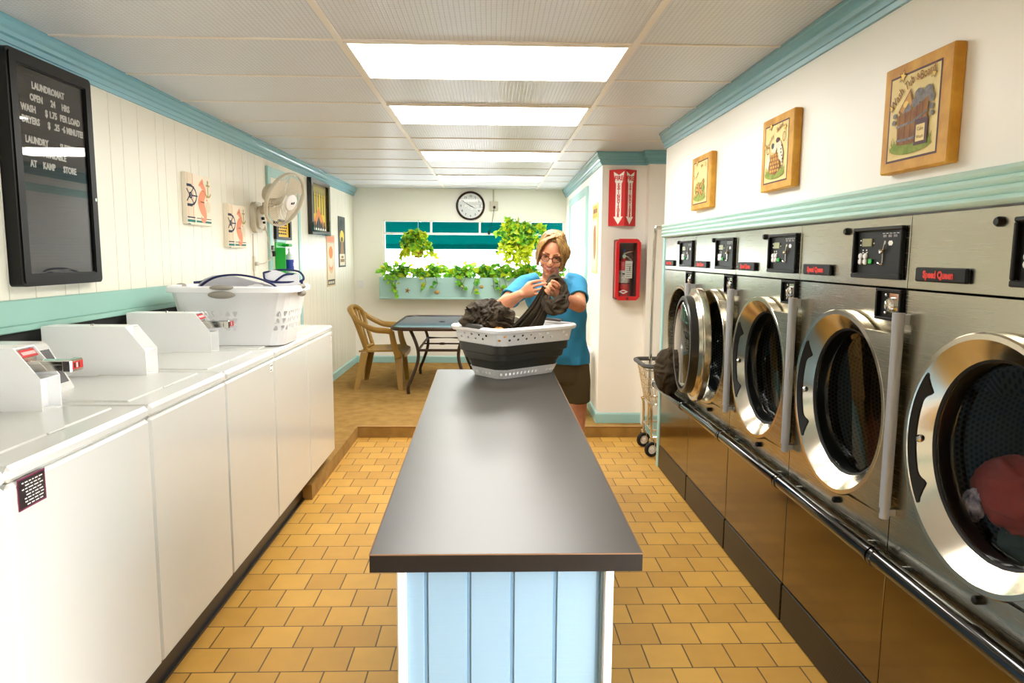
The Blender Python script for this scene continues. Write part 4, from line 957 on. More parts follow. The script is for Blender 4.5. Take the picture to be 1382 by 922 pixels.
for x, z, r in ((-.88, 1.165, .028), (-.697, 1.08, .034), (-.114, 1.155, .026), (-1.25, 1.13, .022)):
    m = M(); m.ellip((x, PY - .004, z), (r, .014, r * .75), nu=14, nv=10, fn=lambda d: 1 + .08 * cos(9 * math.atan2(d.z, d.x))); part('shell', m, mat('shell_tan', (176, 140, 74), .6) if 'shell_tan' not in bpy.data.materials else bpy.data.materials['shell_tan'], t)

def leaf(mb, p, d, n, L, w=.42):
    d = d.normalized(); s_ = d.cross(n).normalized(); n = s_.cross(d).normalized()
    P = lambda a, b, c: p + d * (a * L) + s_ * (b * L) + n * (c * L)
    mb.add([P(0, 0, 0), P(-.06, w * .6, .06), P(.3, w, .12), P(.7, w * .6, .04), P(1, 0, -.12), P(.7, -w * .6, .04), P(.3, -w, .12), P(-.06, -w * .6, .06), P(.35, 0, 0), P(.7, 0, -.03)],
           [(0, 8, 2, 1), (8, 9, 3, 2), (9, 4, 3), (0, 7, 6, 8), (8, 6, 5, 9), (9, 5, 4)])
rp = random.Random(11)
def pothos(x, label, trails, spread, n, zt=1.30):
    """one trailing pothos: stems that rise from the soil, arch over the rim and hang; leaves along them"""
    t = thing('pothos_plant', label, 'plant', (x, 9.42, 1.228), 'pothos plants in the window box')
    ms, m1 = M(), M(); m1mats = [LEAF, LEAFY, LEAFD]
    def vine(pts, step, sz):
        sp = smooth_path(pts, 8); ms.tube(sp, .004, 5); acc = 0
        for a, b in zip(sp[:-1], sp[1:]):
            acc += (b - a).length
            if acc > step:
                acc = 0; d = V((rp.uniform(-1, 1), rp.uniform(-1, .1), rp.uniform(-.9, .5))); nn = V((rp.uniform(-.6, .6), rp.uniform(-1.2, -.2), rp.uniform(.1, 1)))
                q = b + d.normalized() * .03; ms.tube([b, q], .0022, 4); m1.mat(rp.choice([0, 0, 0, 1, 2])); leaf(m1, q, d, nn, sz * rp.uniform(.7, 1.25))
    for k in range(n):
        dx = rp.uniform(-spread, spread); hh = rp.uniform(.04, .18)
        vine([(x + dx * .3, 9.45 + rp.uniform(-.06, .06), 1.226), (x + dx * .7, 9.42, zt + hh * .6), (x + dx, 9.38 - rp.uniform(0, .08), zt + hh * rp.uniform(.3, 1))], .04, .08)
    for (tx, zb) in trails:
        vine([(x + tx * .4, 9.42, 1.226), (x + tx * .8, 9.34, 1.325), (x + tx, 9.272, 1.26), (x + tx * 1.05 + rp.uniform(-.04, .04), 9.268, (1.24 + zb) / 2), (x + tx + rp.uniform(-.05, .05), 9.27, zb)], .045, .07)
    part('stems', ms, STEM, t); part('foliage', m1, m1mats, t, sharp=60, recalc=False)
pothos(-1.25, 'pothos at the left end of the window box with leaves hanging at its corner', [(-.08, 1.2), (.04, 1.08), (.0, 1.13)], .2, 22)
pothos(-.80, 'pothos second from the left in the window box under the small hanging plant', [(-.05, 1.17), (.1, 1.14)], .24, 20)
pothos(-.38, 'pothos in the middle of the window box with one long drooping vine', [(-.02, 1.1), (.05, 1.13)], .24, 22)
pothos(.02, 'pothos with the longest trailing vines, near the right starfish', [(-.22, 1.06), (.02, 1.09), (.1, 1.03), (.16, 1.07)], .24, 26)
pothos(.45, 'pothos in the window box below the large hanging plant', [(-.1, 1.15)], .24, 24)
pothos(.83, 'pothos at the right end of the window box behind the woman', [(-.1, 1.16)], .14, 14)

def hanger(x, y, zp, label, top, n, spread, up, down, yel):
    t = thing('hanging_plant', label, 'plant', (x, y, zp), None)
    m = M(); m.lathe([(0, 0), (.05, 0), (.075, .09), (.08, .095), (.074, .095), (.05, .012), (0, .012)], (x, y, zp), UP, 20); part('pot', m, TERRA, t)
    m = M()
    for k in range(3): a = 2 * pi * k / 3; m.tube([(x + .076 * cos(a), y + .076 * sin(a), zp + .09), (x, y, zp + .28)], .0022, 5)
    m.tube([(x, y, zp + .28), (x, y, top)], .003, 5); m.tube([(x, y, top), (x, BW, top + .0)], .005, 6); part('hanger_wire', m, ALU, t)
    ms, ml = M(), M()
    for k in range(n):
        a = rp.uniform(0, 2 * pi); e = rp.random(); r = spread * rp.uniform(.25, 1)
        zt = zp + .09 + (up * rp.uniform(.1, 1) if e < .45 else -down * rp.uniform(0, 1))
        ex = V((x + r * cos(a) * (1 if zt > zp - .05 else .6), min(y + r * .6 * sin(a), 9.5), zt)); mid = V((x + r * .6 * cos(a), y + r * .4 * sin(a), zp + .14 + (up * .5 if zt > zp + .1 else .03)))
        sp = smooth_path([(x + .03 * cos(a), y + .03 * sin(a), zp + .07), mid, ex], 7); ms.tube(sp, .0025, 4)
        for i, p in enumerate(sp[3:]):
            for _ in range(2):
                d = V((rp.uniform(-1, 1), rp.uniform(-1, .4), rp.uniform(-1, .6))); nn = V((rp.uniform(-.6, .6), rp.uniform(-1.2, -.1), rp.uniform(0, 1)))
                ml.mat(1 if rp.random() < yel * (1.3 if p.z < zp + .1 else .5) else rp.choice([0, 2, 0])); leaf(ml, p, d, nn, rp.uniform(.045, .085), .36)
    part('stems', ms, STEM, t); part('foliage', ml, [LEAF, LEAFY, LEAFD], t, sharp=60, recalc=False)
hanger(-.93, 9.22, 1.53, 'smaller yellow green plant hanging at the left of the window', 2.0, 30, .26, .27, .12, .85)
hanger(.36, 9.2, 1.62, 'large bushy yellow green plant hanging at the right of the window', 2.0, 64, .35, .34, .27, .75)

# ------------------------------------------------------------------ chair and table
def make_chair():
    t = thing('armchair', 'tan moulded plastic armchair beside the patio table', 'chair', (-1.22, 7.92, .1))
    F = .1; ya, yb = 7.60, 8.24; yc = (ya + yb) / 2
    # seat: dished slab
    def top(u, v):
        x = -1.43 + .50 * u; wv = (.27 - .03 * (1 - u)) ; y = yc + (v - .5) * 2 * wv
        return (x, y, F + .415 - .02 * sin(pi * v) * (1 - .3 * u) + .012 * u - .03 * max(0, u - .85) / .15)
    m = M(); m.sheet(top, 14, 12, .02); m.sheet(lambda u, v: (-.925 - .005 * cos(pi * v * 2), yc + (v - .5) * .54, F + .40 - .045 * u), 3, 12, .014); st = part('seat', m, WOODT, t)
    # backrest: rounded frame and slats
    def bp(a, z): # a across -1..1, z 0..1
        return V((-1.40 - .14 * z + .05 * (a * a), yc + a * (.215 + .06 * z), F + .42 + .43 * z))
    m = M(); fr = [bp(-1, 0), bp(-1, .5), bp(-1, .85), bp(-.75, 1.0), bp(-.3, 1.07), bp(.3, 1.07), bp(.75, 1.0), bp(1, .85), bp(1, .5), bp(1, 0)]
    m.tube(smooth_path(fr, 6), [.022, .022, .026, .034, .04, .04, .034, .026, .022, .022], 12, squash=(.6, 1)); m.tube([bp(-1, .04), bp(0, .02), bp(1, .04)], .016, 10); bk = part('backrest', m, WOODT, t)
    for k in range(6):
        a = -.72 + 1.44 * k / 5; m = M(); m.tube(smooth_path([bp(a * .75, .0), bp(a * (.78 + .12 * (k % 2)), .5), bp(a * 1.0, 1.0)], 5), .013, 8, squash=(.45, 1)); part('slat', m, WOODT, bk)
    for s_ in (-1, 1):
        m = M(); p = smooth_path([bp(s_, .9), V((-1.40, yc + s_ * .315, F + .74)), V((-1.25, yc + s_ * .335, F + .665)), V((-1.10, yc + s_ * .33, F + .65)), V((-1.06, yc + s_ * .325, F + .63))], 7)
        m.tube(p, [.02, .026, .03, .032, .028], 12, squash=(.55, 1.1)); m.tube(smooth_path([V((-1.06, yc + s_ * .325, F + .645)), V((-1.035, yc + s_ * .315, F + .5)), V((-.99, yc + s_ * .30, F + .36))], 5), [.03, .034, .04], 10, squash=(.5, 1)); part('armrest', m, WOODT, t)
    for sx, sy in ((0, -1), (0, 1), (1, -1), (1, 1)):
        m = M(); x0, x1 = ((-1.41, -1.475) if sx == 0 else (-.965, -.945)); y0, y1 = yc + sy * .235, yc + sy * .335
        q = -1 if sx == 0 else 1
        rings = []
        for k in range(6):
            f = k / 5; x = x0 + (x1 - x0) * f; y = y0 + (y1 - y0) * f; z = F + .40 * (1 - f); w = .052 - .022 * f; tk = .009
            L = [(0, 0), (-q * w * 1.6, 0), (-q * w * 1.6, -sy * tk), (-q * tk, -sy * tk), (-q * tk, -sy * w * 1.5), (0, -sy * w * 1.5)]
            rings.append([V((x + a, y + b, z)) for a, b in L])
        m.loft(rings); m.box(x1 - .005 - q * .03, x1 + .005 + (0 if q < 0 else 0), y1 - .02, y1 + .006, F, F + .01); part('leg', m, WOODT, t)
make_chair()

t = thing('patio_table', 'glass topped patio table with curved bronze legs beside the tan chair', 'table', (-.545, 8.02, .1))
def outline(r, ins, z):
    x0, x1, y0, y1 = -1.03 + ins, -.06 - ins, 7.27 + ins, 8.78 - ins; pts = []
    for cx, cy_, t0 in ((x1 - r, y1 - r, 0), (x0 + r, y1 - r, pi / 2), (x0 + r, y0 + r, pi), (x1 - r, y0 + r, 1.5 * pi)):
        for i in range(9): a = t0 + pi / 2 * i / 8; pts.append(V((cx + r * cos(a), cy_ + r * sin(a), z)))
    return pts
m = M(); m.tube(outline(.16, 0, .803), .016, 10, closed=True, squash=(1, 1.25)); part('top_rim', m, BRONZE, t)
TG = mat('table_glass', (104, 140, 172), .06, spec=.8); TG.node_tree.nodes['Principled BSDF'].inputs['Coat Weight'].default_value = .6
m = M(); a_ = outline(.15, .012, .805); n_ = len(a_); b_ = [p + V((0, 0, .007)) for p in a_]; m.add(a_ + b_, [tuple(range(n_))[::-1], tuple(range(n_, 2 * n_))] + [(i, (i + 1) % n_, n_ + (i + 1) % n_, n_ + i) for i in range(n_)]); tg = part('glass_top', m, TG, t)
m = M(); m.lathe([(.02, .0), (.034, .0), (.034, .004), (.02, .004)], (-.545, 8.02, .812), UP, 20, closed=True); part('grommet', m, BRONZE, tg)
CX = -.545
for sx in (-1, 1):
    for yy, s2 in ((7.45, -1), (8.6, 1)):
        m = M(); m.tube(smooth_path([(CX + sx * .31, yy - s2 * .05, .79), (CX + sx * .245, yy, .66), (CX + sx * .215, yy, .55), (CX + sx * .22, yy, .44), (CX + sx * .27, yy + s2 * .03, .29), (CX + sx * .315, yy + s2 * .06, .18), (CX + sx * .315, yy + s2 * .06, .102)], 6), .018, 10); part('leg', m, BRONZE, t)
m = M(); p = [(CX - .215, 7.45, .56), (CX + .215, 7.45, .56), (CX + .215, 8.6, .56), (CX - .215, 8.6, .56)]; m.tube(p + [p[0]], .014, 8); m.tube([(CX - .215, 8.02, .56), (CX + .215, 8.02, .56)], .009, 8); m.lathe([(.025, -.01), (.033, -.01), (.033, .01), (.025, .01)], (CX, 8.02, .56), UP, 16, closed=True); part('stretcher', m, BRONZE, t)
m = M(); m.tube([(CX - .31, 7.4, .79), (CX - .31, 8.65, .79)], .012, 8); m.tube([(CX + .31, 7.4, .79), (CX + .31, 8.65, .79)], .012, 8); m.tube([(CX - .31, 7.45, .79), (CX - .33, 7.3, .798)], .01, 6); part('under_frame', m, BRONZE, t)

# ------------------------------------------------------------------ closet wall
t = thing('extinguisher_sign', 'red folded wall sign with two white arrows reading fire extinguisher', 'sign', (1.12, 6.1, 1.82))
Yw = 6.1; xa, xm, xb_ = 1.025, 1.137, 1.243; z0, z1 = 1.822, 2.292; ap = Yw - .085
m = M(); m.loft([[V((xa - .012, Yw - .002, z)), V((xa, Yw - .012, z)), V((xm, ap, z)), V((xb_, Yw - .012, z)), V((xb_ + .004, Yw - .002, z)), V((xb_, Yw - .006, z)), V((xm, ap + .006, z)), V((xa, Yw - .006, z))] for z in (z0, z1)]); sg = part('sign_body', m, RED, t, sharp=15)
for (p0, p1) in ((V((xa, Yw - .012, z0)), V((xm, ap, z0))), (V((xm, ap, z0)), V((xb_, Yw - .012, z0)))):
    a = Art(p0, p1 - p0, UP); w = (p1 - p0).length; h = z1 - z0; c_ = .56 * w if p0.x < xm - .02 else .46 * w
    a.poly(PURE, [(c_ - .36 * w, h * .965), (c_, h * .90), (c_ + .36 * w, h * .965), (c_ + .27 * w, h * .80), (c_ + .19 * w, h * .745), (c_ + .19 * w, h * .165), (c_ + .32 * w, h * .165), (c_, h * .025), (c_ - .32 * w, h * .165), (c_ - .19 * w, h * .165), (c_ - .19 * w, h * .745), (c_ - .27 * w, h * .80)])
    a.text(RED, 'FIRE', c_, h * .81, .052, sx=.86, bold=.002)
    for k, ch in enumerate('EXTINGUISHER'): a.text(RED, ch, c_, h * (.735 - .0502 * k) - .0125, .033, bold=.0018)
    a.part('arrow_print', sg)

t = thing('extinguisher_cabinet', 'red wall cabinet with clear front holding a fire extinguisher', 'cabinet', (1.165, 6.1, 1.195))
X0, X1, Z0, Z1 = 1.06, 1.27, 1.195, 1.712; YF = 5.945
m = M(); m.box(X0 + .006, X0 + .012, YF + .03, Yw - .002, Z0 + .01, Z1 - .01); m.box(X1 - .012, X1 - .006, YF + .03, Yw - .002, Z0 + .01, Z1 - .01); m.box(X0 + .012, X1 - .012, YF + .03, Yw - .002, Z0 + .006, Z0 + .012); m.box(X0 + .012, X1 - .012, YF + .03, Yw - .002, Z1 - .012, Z1 - .006); m.box(X0 + .012, X1 - .012, Yw - .008, Yw - .002, Z0 + .012, Z1 - .012); part('case', m, REDD, t)
def cham(x0, x1, z0, z1, c_): return [(x0 + c_, z0), (x1 - c_, z0), (x1, z0 + c_), (x1, z1 - c_), (x1 - c_, z1), (x0 + c_, z1), (x0, z1 - c_), (x0, z0 + c_)]
m = M(); ringprism(m, cham(X0, X1, Z0, Z1, .03), cham(X0 + .03, X1 - .03, Z0 + .034, Z1 - .034, .004), (0, YF + .03, 0), (1, 0, 0), UP, .03); ringprism(m, cham(X0 + .008, X1 - .008, Z0 + .008, Z1 - .008, .026), cham(X0 + .026, X1 - .026, Z0 + .03, Z1 - .03, .004), (0, YF + .006, 0), (1, 0, 0), UP, .008)
dr = part('door', m, RED, t); m = M(); m.lathe([(0, .008), (.009, .006), (.012, 0)], (1.165, YF - .002, Z0 + .016), (0, -1, 0), 14); part('latch', m, REDD, dr)
m = M(); m.box(X0 + .028, X1 - .028, YF + .016, YF + .018, Z0 + .03, Z1 - .03); part('clear_panel', m, CGLASS, dr)
ex = V((1.146, 6.034, 1.212))
t = thing('fire_extinguisher', 'red fire extinguisher with white label inside the red wall cabinet', 'fire extinguisher', ex)
m = M(); m.lathe([(0, 0), (.048, 0), (.052, .01), (.052, .27), (.044, .305), (.02, .325), (.018, .335), (0, .335)], ex, UP, 28); part('cylinder', m, RED, t)
m = M(); m.lathe([(.0526, .13), (.0526, .235)], ex, UP, 28); m.lathe([(.0529, .215), (.0529, .225)], ex, UP, 28); l1 = part('label_band', m, mat('label_print', (226, 220, 208), .5, vary=(60, (170, 160, 150), 5)), t)
m = M(); m.lathe([(.0532, .12), (.0532, .128)], ex, UP, 28); part('black_band', m, BLACKM, t)
a = Art(ex + V((-.052, -.053, 0)), (1, 0, 0), UP); a.poly(PURE, [(.0, .055), (.042, .072), (.085, .055), (.042, .036)]); a.poly(RED, [(.018, .055), (.042, .064), (.066, .055), (.042, .046)]); a.rect(BLACKM, .03, .085, .2, .212); a.part('diamond_mark', t)
m = M(); m.cyl(ex + V((0, 0, .335)), ex + V((0, 0, .375)), .014); m.tube([ex + V((-.01, 0, .372)), ex + V((.04, -.01, .392)), ex + V((.085, -.01, .40))], [.009, .008, .006], 8); m.tube([ex + V((0, 0, .362)), ex + V((.035, -.01, .345)), ex + V((.08, -.012, .30))], [.009, .007, .006], 8); m.cyl(ex + V((-.005, -.012, .355)), ex + V((-.005, -.03, .355)), .016); part('valve_handle', m, CHROME, t)
m = M(); m.lathe([(0, 0), (.01, .004), (.01, .022), (0, .026)], ex + V((.0, 0, .392)), UP, 12); part('valve_cap', m, BLUEI, t)
m = M(); m.box(ex.x + .0, ex.x + .06, ex.y - .062, ex.y - .06, ex.z + .17, ex.z + .315); tg_ = part('inspection_tag', m, mat('paper_tag', (220, 214, 204), .7), t)
a = Art((ex.x, ex.y - .0622, ex.z + .17), (1, 0, 0), UP)
for k in range(7): a.rect(GREYI, .008, .052, .012 + .017 * k, .017 + .017 * k)
a.rect(BLACKM, .036, .042, .06, .1); a.part('tag_print', tg_)

u_ = V((.06 / 3.5, 1, 0)).normalized(); n_ = V((-u_.y, u_.x, 0)); o = V((.955, 6.1, 0)) - n_ * 0
def closet_o(a, z): return V((.955, 6.1, 0)) + u_ * a + V((0, 0, z)) + n_ * .0
t = thing('yellow_poster', 'tall yellow and brown poster on the side of the closet beside its door', 'poster', closet_o(.35, 1.41))
o = closet_o(.56, 1.41); R_ = -u_
m = M(); slab(m, o, R_, UP, 0, .38, 0, .63, .0008, .007); pb = part('poster_board', m, PARCH, t)
a = Art(o + n_ * .007, R_, UP); a.rect(OCHRE, .03, .35, .50, .61); a.rect(SANDI, .05, .33, .05, .48); a.ell(TERRA, .2, .28, .1, .16); a.ell(WOODB, .16, .36, .06, .07); a.rect(SANDI, .06, .32, .02, .06)
for k in range(4): a.rect(MAROON, .06 + .07 * k, .11 + .07 * k, .54, .58)
a.part('artwork', pb)
t = thing('notice_card', 'small white and teal notice card on closet side near the back window', 'notice', closet_o(3.0, 1.57))
o = closet_o(3.25, 1.575); m = M(); slab(m, o, R_, UP, 0, .3, 0, .25, .0008, .01, .002); nb = part('card', m, WHITE, t)
a = Art(o + n_ * .01, R_, UP); a.rect(AQUAD, .02, .28, .01, .1)
for k in range(3): a.ell(TANI, .16, .135 + .04 * k, .05, .014, 12)
a.part('print', nb)

# ------------------------------------------------------------------ pictures over the dryers
def plaque(yn, yf, z0, z1, label, kind):
    w, h = yf - yn, z1 - z0; t = thing('wooden_plaque', label, 'picture', (RW, (yn + yf) / 2, z0), 'country laundry plaques over the dryers')
    o = V((RW, yf, z0)); r = (0, -1, 0); D = .034
    m = M(); slab(m, o, r, UP, 0, w, 0, h, .0, D, .004); part('board', m, OCHRE, t)
    a = Art(o - V((D, 0, 0)), r, UP); e, f = .085 * w, .08 * h
    x0, x1, y0, y1 = .1 * w, .86 * w, .1 * h, .9 * h
    a.rect(MAROON, x0, x1, y0, y1); a.rect(PARCH, x0 + .022 * w, x1 - .022 * w, y0 + .02 * h, y1 - .02 * h)
    q = lambda x, y: (x * w, y * h)
    for k in range(40):
        gx = .16 + .62 * ((k * 7) % 40) / 40; a.stroke(GRASS, [q(gx, .20 + .03 * (k % 3)), q(gx + .03 * ((k % 5) - 2) / 2, .27 + .02 * (k % 4))], [.014 * w, .003 * w])
    a.ell(GRASS, .47 * w, .22 * h, .31 * w, .07 * h, 24)
    for x, y, s_ in ((.3, .88, .055), (.76, .8, .04), (.15, .62, .038)): a.star(MAROON, x * w, y * h, s_ * w * 1.2); a.star(YELLOW, x * w, y * h, s_ * w * .95)
    if kind == 0:
        a.text(WOODB, 'Wash', .26 * w, .66 * h, .12 * h, .75, .8); a.text(WOODB, 'Tub', .43 * w, .765 * h, .115 * h, .45, .8); a.text(WOODB, '&', .545 * w, .80 * h, .085 * h, .3); a.text(WOODB, 'Board', .68 * w, .80 * h, .115 * h, .12, .8)
        a.poly(WOODB, [q(.27, .56), q(.44, .74), q(.50, .58), q(.34, .48)]); a.poly(OCHRE, [q(.295, .57), q(.43, .71), q(.47, .60), q(.35, .52)]); a.ell(YELLOW, .38 * w, .61 * h, .04 * w, .03 * h); a.poly(GREYI, [q(.32, .52), q(.42, .62), q(.47, .55), q(.40, .48)])
        for x, y, s_ in ((.57, .66, .07), (.64, .62, .06), (.70, .66, .07), (.53, .6, .06), (.75, .6, .05), (.76, .52, .035), (.77, .46, .03), (.22, .53, .03), (.21, .47, .03)): a.ell(GREYI, x * w, y * h, s_ * w, s_ * .8 * h, 14)
        a.poly(WOODB, [q(.26, .52), q(.50, .545), q(.72, .62), q(.70, .30), q(.50, .235), q(.28, .25)])
        for k in range(5): x = .30 + .085 * k; a.stroke(MAROON, [q(x, .53 + .012 * k), q(x + .005, .25)], .008 * w)
        a.stroke(GREYI, [q(.255, .42), q(.5, .43), q(.715, .495)], .022 * h); a.stroke(GREYI, [q(.27, .29), q(.5, .285), q(.6, .30)], .022 * h)
        a.rect(MAROON, .54 * w, .73 * w, .21 * h, .44 * h); a.rect(PARCH, .565 * w, .69 * w, .24 * h, .39 * h); a.text(WOODB, 'Cake', .627 * w, .335 * h, .045 * h); a.text(WOODB, 'Wash', .627 * w, .265 * h, .045 * h)
    elif kind == 1:
        a.text(WOODB, 'Laundry', .32 * w, .66 * h, .09 * h, .65, .8); a.text(WOODB, 'Basket', .60 * w, .795 * h, .10 * h, .3, .8)
        a.ring(WOODB, .24 * w, .56 * h, .05 * w, .05 * h, .012 * w); a.ring(WOODB, .74 * w, .68 * h, .04 * w, .06 * h, .012 * w)
        a.poly(WOODB, [q(.31, .48), q(.62, .50), q(.66, .27), q(.5, .2), q(.30, .24)])
        for k in range(5):
            for j in range(4): a.ell(OCHRE, (.355 + .075 * j + .02 * (k % 2)) * w, (.26 + .052 * k) * h, .03 * w, .02 * h, 10)
        for pts in ([(.30, .52), (.24, .48), (.18, .34), (.28, .30), (.33, .42)], [(.5, .62), (.64, .64), (.74, .48), (.72, .34), (.62, .40), (.56, .52)], [(.36, .52), (.48, .64), (.56, .6), (.5, .5)]): a.poly(CREAM, [q(*p) for p in pts])
        a.ell(DKTEAL, .40 * w, .60 * h, .045 * w, .04 * h); a.ell(MAROON, .55 * w, .66 * h, .05 * w, .035 * h)
        for k in range(7): a.ell(MAROON, (.70 + .03 * sin(k)) * w, (.30 + .045 * k) * h, .018 * w, .012 * h, 8)
    else:
        a.text(WOODB, 'Clothes', .34 * w, .62 * h, .085 * h, .7, .8); a.text(WOODB, 'Pins', .58 * w, .77 * h, .09 * h, .3, .8); a.ell(GRASS, .47 * w, .38 * h, .26 * w, .12 * h)
        for p0, p1 in (((.28, .26), (.70, .52)), ((.30, .46), (.66, .28)), ((.3, .38), (.6, .34)), ((.38, .5), (.55, .25))): a.stroke(MAROON, [q(*p0), q(*p1)], .07 * w); a.stroke(OCHRE, [q(*p0), q(*p1)], .045 * w)
    a.part('artwork', t)
plaque(1.905, 2.235, 1.825, 2.14, 'largest looking ochre plaque painted with a wooden wash tub, nearest camera', 0)
plaque(2.90, 3.235, 1.857, 2.17, 'ochre plaque painted with a full laundry basket, between the other two', 1)
plaque(3.99, 4.36, 1.845, 2.155, 'ochre plaque painted with crossed clothes pins, farthest along right wall', 2)

# ------------------------------------------------------------------ cart and bin by the closet
t = thing('laundry_cart', 'chrome wire laundry cart with tall hanging pole beside the dryer row', 'cart', (1.5, 5.53, 0))
cx0, cx1, cy0, cy1 = 1.20, 1.80, 5.32, 5.76
def crect(s, z):
    mx_, my_ = (cx0 + cx1) / 2, (cy0 + cy1) / 2; a, b = (cx1 - cx0) / 2 * s, (cy1 - cy0) / 2 * s
    return [V((mx_ + x, my_ + y, z)) for x, y in rrect(-a, a, -b, b, .06)]
m = M(); m.tube(crect(1.0, .725), .017, 8, closed=True); part('rim', m, mat('dark_grey_rim', (70, 72, 72), .5), t)
m = M()
for k in range(5): f = k / 4; m.tube(crect(.93 - .16 * f, .69 - .27 * f), .0032, 5, closed=True)
A_, B_ = crect(.96, .715), crect(.77, .42)
def interp(R, f): n = len(R); x = f * n; i = int(x) % n; g = x - int(x); return R[i] * (1 - g) + R[(i + 1) % n] * g
def perim(R, cnt):
    L = [0]; n = len(R)
    for i in range(n): L.append(L[-1] + (R[(i + 1) % n] - R[i]).length)
    out = []
    for k in range(cnt):
        s_ = L[-1] * k / cnt; i = max(j for j in range(n) if L[j] <= s_); g = (s_ - L[i]) / max(L[i + 1] - L[i], 1e-9); out.append(R[i] * (1 - g) + R[(i + 1) % n] * g)
    return out
for p, q in zip(perim(A_, 44), perim(B_, 44)): m.tube([p, q], .0024, 5)
for k in range(7): y = cy0 + .06 + (cy1 - cy0 - .12) * k / 6; m.tube([(cx0 + .08, y, .42), (cx1 - .08, y, .42)], .0024, 5)
part('wire_basket', m, CHROME, t)
m = M()
for y in (cy0 + .07, cy1 - .07):
    m.tube(smooth_path([(cx0 + .06, y, .42), (cx0 + .075, y, .36), (cx0 + .08, y, .13)], 5), .011, 8); m.tube(smooth_path([(cx1 - .06, y, .42), (cx1 - .075, y, .36), (cx1 - .08, y, .13)], 5), .011, 8); m.tube([(cx0 + .08, y, .21), (cx1 - .08, y, .21)], .009, 8); m.tube([(cx0 + .07, y, .42), (cx1 - .07, y, .42)], .009, 8)
for x in (cx0 + .08, cx1 - .08): m.tube([(x, cy0 + .07, .21), (x, cy1 - .07, .21)], .009, 8); m.tube([(x, cy0 + .07, .41), (x, cy1 - .07, .41)], .009, 8)
part('leg_frame', m, CHROME, t)
m = M(); yp = cy1 - .2; m.tube(smooth_path([(1.29, yp, .21), (1.29, yp, 1.2), (1.30, yp, 1.74), (1.31, yp, 1.785), (1.36, yp, 1.79), (1.74, yp, 1.79)], 4), .0125, 10); m.tube([(1.74, yp, 1.79), (1.745, yp, 1.2), (1.735, yp, .21)], .0125, 10); m.tube([(1.28, cy0 + .07, .21), (1.28, cy1 - .07, .21)], .01, 8); part('hanging_pole', m, CHROME, t)
for x in (cx0 + .08, cx1 - .08):
    for y in (cy0 + .07, cy1 - .07):
        m = M(); m.cyl((x, y, .118), (x, y, .14), .02); m.box(x - .022, x - .018, y - .03, y + .01, .05, .12); m.box(x + .018, x + .022, y - .03, y + .01, .05, .12); m.box(x - .022, x + .022, y - .02, y + .015, .112, .12); cs = part('caster', m, CHROME, t)
        m = M(); AXX = V((.75, -.66, 0)) * 1.0; AXX = V((.3, -1, 0)); m.lathe([(.036, -.014), (.055, -.014), (.0595, -.008), (.0595, .008), (.055, .014), (.036, .014)], (x - .0, y - .015, .06), AXX, 28, closed=True); part('tyre', m, BLACKM, cs)
        m = M(); m.lathe([(0, -.016), (.014, -.016), (.018, -.006), (.038, -.008), (.038, .008), (.018, .006), (.014, .016), (0, .016)], (x, y - .015, .06), AXX, 24); part('wheel_hub', m, WHITE, cs)

# perforated walls: every cell of a wall grid gets a rounded hole
def perf(mb, fn, cells, th, hole, tri=False):
    """fn(u,v,k) with k=0 outer skin, 1 inner skin; cells = list of (u0,u1,v0,v1,has_hole)"""
    for (u0, u1, v0, v1, hole_) in cells:
        cu, cv = (u0 + u1) / 2, (v0 + v1) / 2; O = []
        for a, b in ((0, 0), (.5, 0), (1, 0), (1, .5), (1, 1), (.5, 1), (0, 1), (0, .5)): O.append((u0 + (u1 - u0) * a, v0 + (v1 - v0) * b))
        if not hole_:
            vs = [fn(u, v, k) for k in (0, 1) for u, v in O]; mb.add(vs, [tuple(range(8)), tuple(range(15, 7, -1))]); continue
        I = []
        for a, b in ((-1, -1), (0, -1), (1, -1), (1, 0), (1, 1), (0, 1), (-1, 1), (-1, 0)):
            l = .78 if a and b else 1.0
            ka = (1 + .42 * b * (1 if int(u0 * 1000) % 2 else -1)) * .85 if tri else 1.0
            I.append((cu + a * l * ka * (u1 - u0) / 2 * hole[0], cv + b * l * (v1 - v0) / 2 * hole[1]))
        vs = [fn(u, v, k) for k in (0, 1) for P_ in (O, I) for u, v in P_]; fs = []
        for i in range(8):
            j = (i + 1) % 8; fs += [(i, j, 8 + j, 8 + i), (16 + i, 24 + i, 24 + j, 16 + j), (8 + i, 8 + j, 24 + j, 24 + i)]
        mb.add(vs, fs)
def tub(c, ax, a0, b0, a1, b1, r, z0, z1, th):
    """function of a tapered rounded tub: u round the perimeter, v up"""
    ax = V(ax).normalized(); ay = V((-ax.y, ax.x, 0)); c = V(c)
    def ring(a, b):
        P_ = [c + ax * x + ay * y for x, y in rrect(-a, a, -b, b, r, 6)]; n = len(P_); L = [0]
        for i in range(n): L.append(L[-1] + (P_[(i + 1) % n] - P_[i]).length)
        return P_, L
    cache = {}
    def fn(u, v, k=0):
        key = (round(v, 4), k)
        if key not in cache: d = th * k; cache[key] = ring(a0 + (a1 - a0) * v - d, b0 + (b1 - b0) * v - d)
        P_, L = cache[key]; n = len(P_); s_ = L[-1] * (u % 1.0); i = 0
        while i < n - 1 and L[i + 1] <= s_: i += 1
        g = (s_ - L[i]) / max(L[i + 1] - L[i], 1e-9); p = P_[i] * (1 - g) + P_[(i + 1) % n] * g
        return V((p.x, p.y, z0 + (z1 - z0) * v))
    return fn

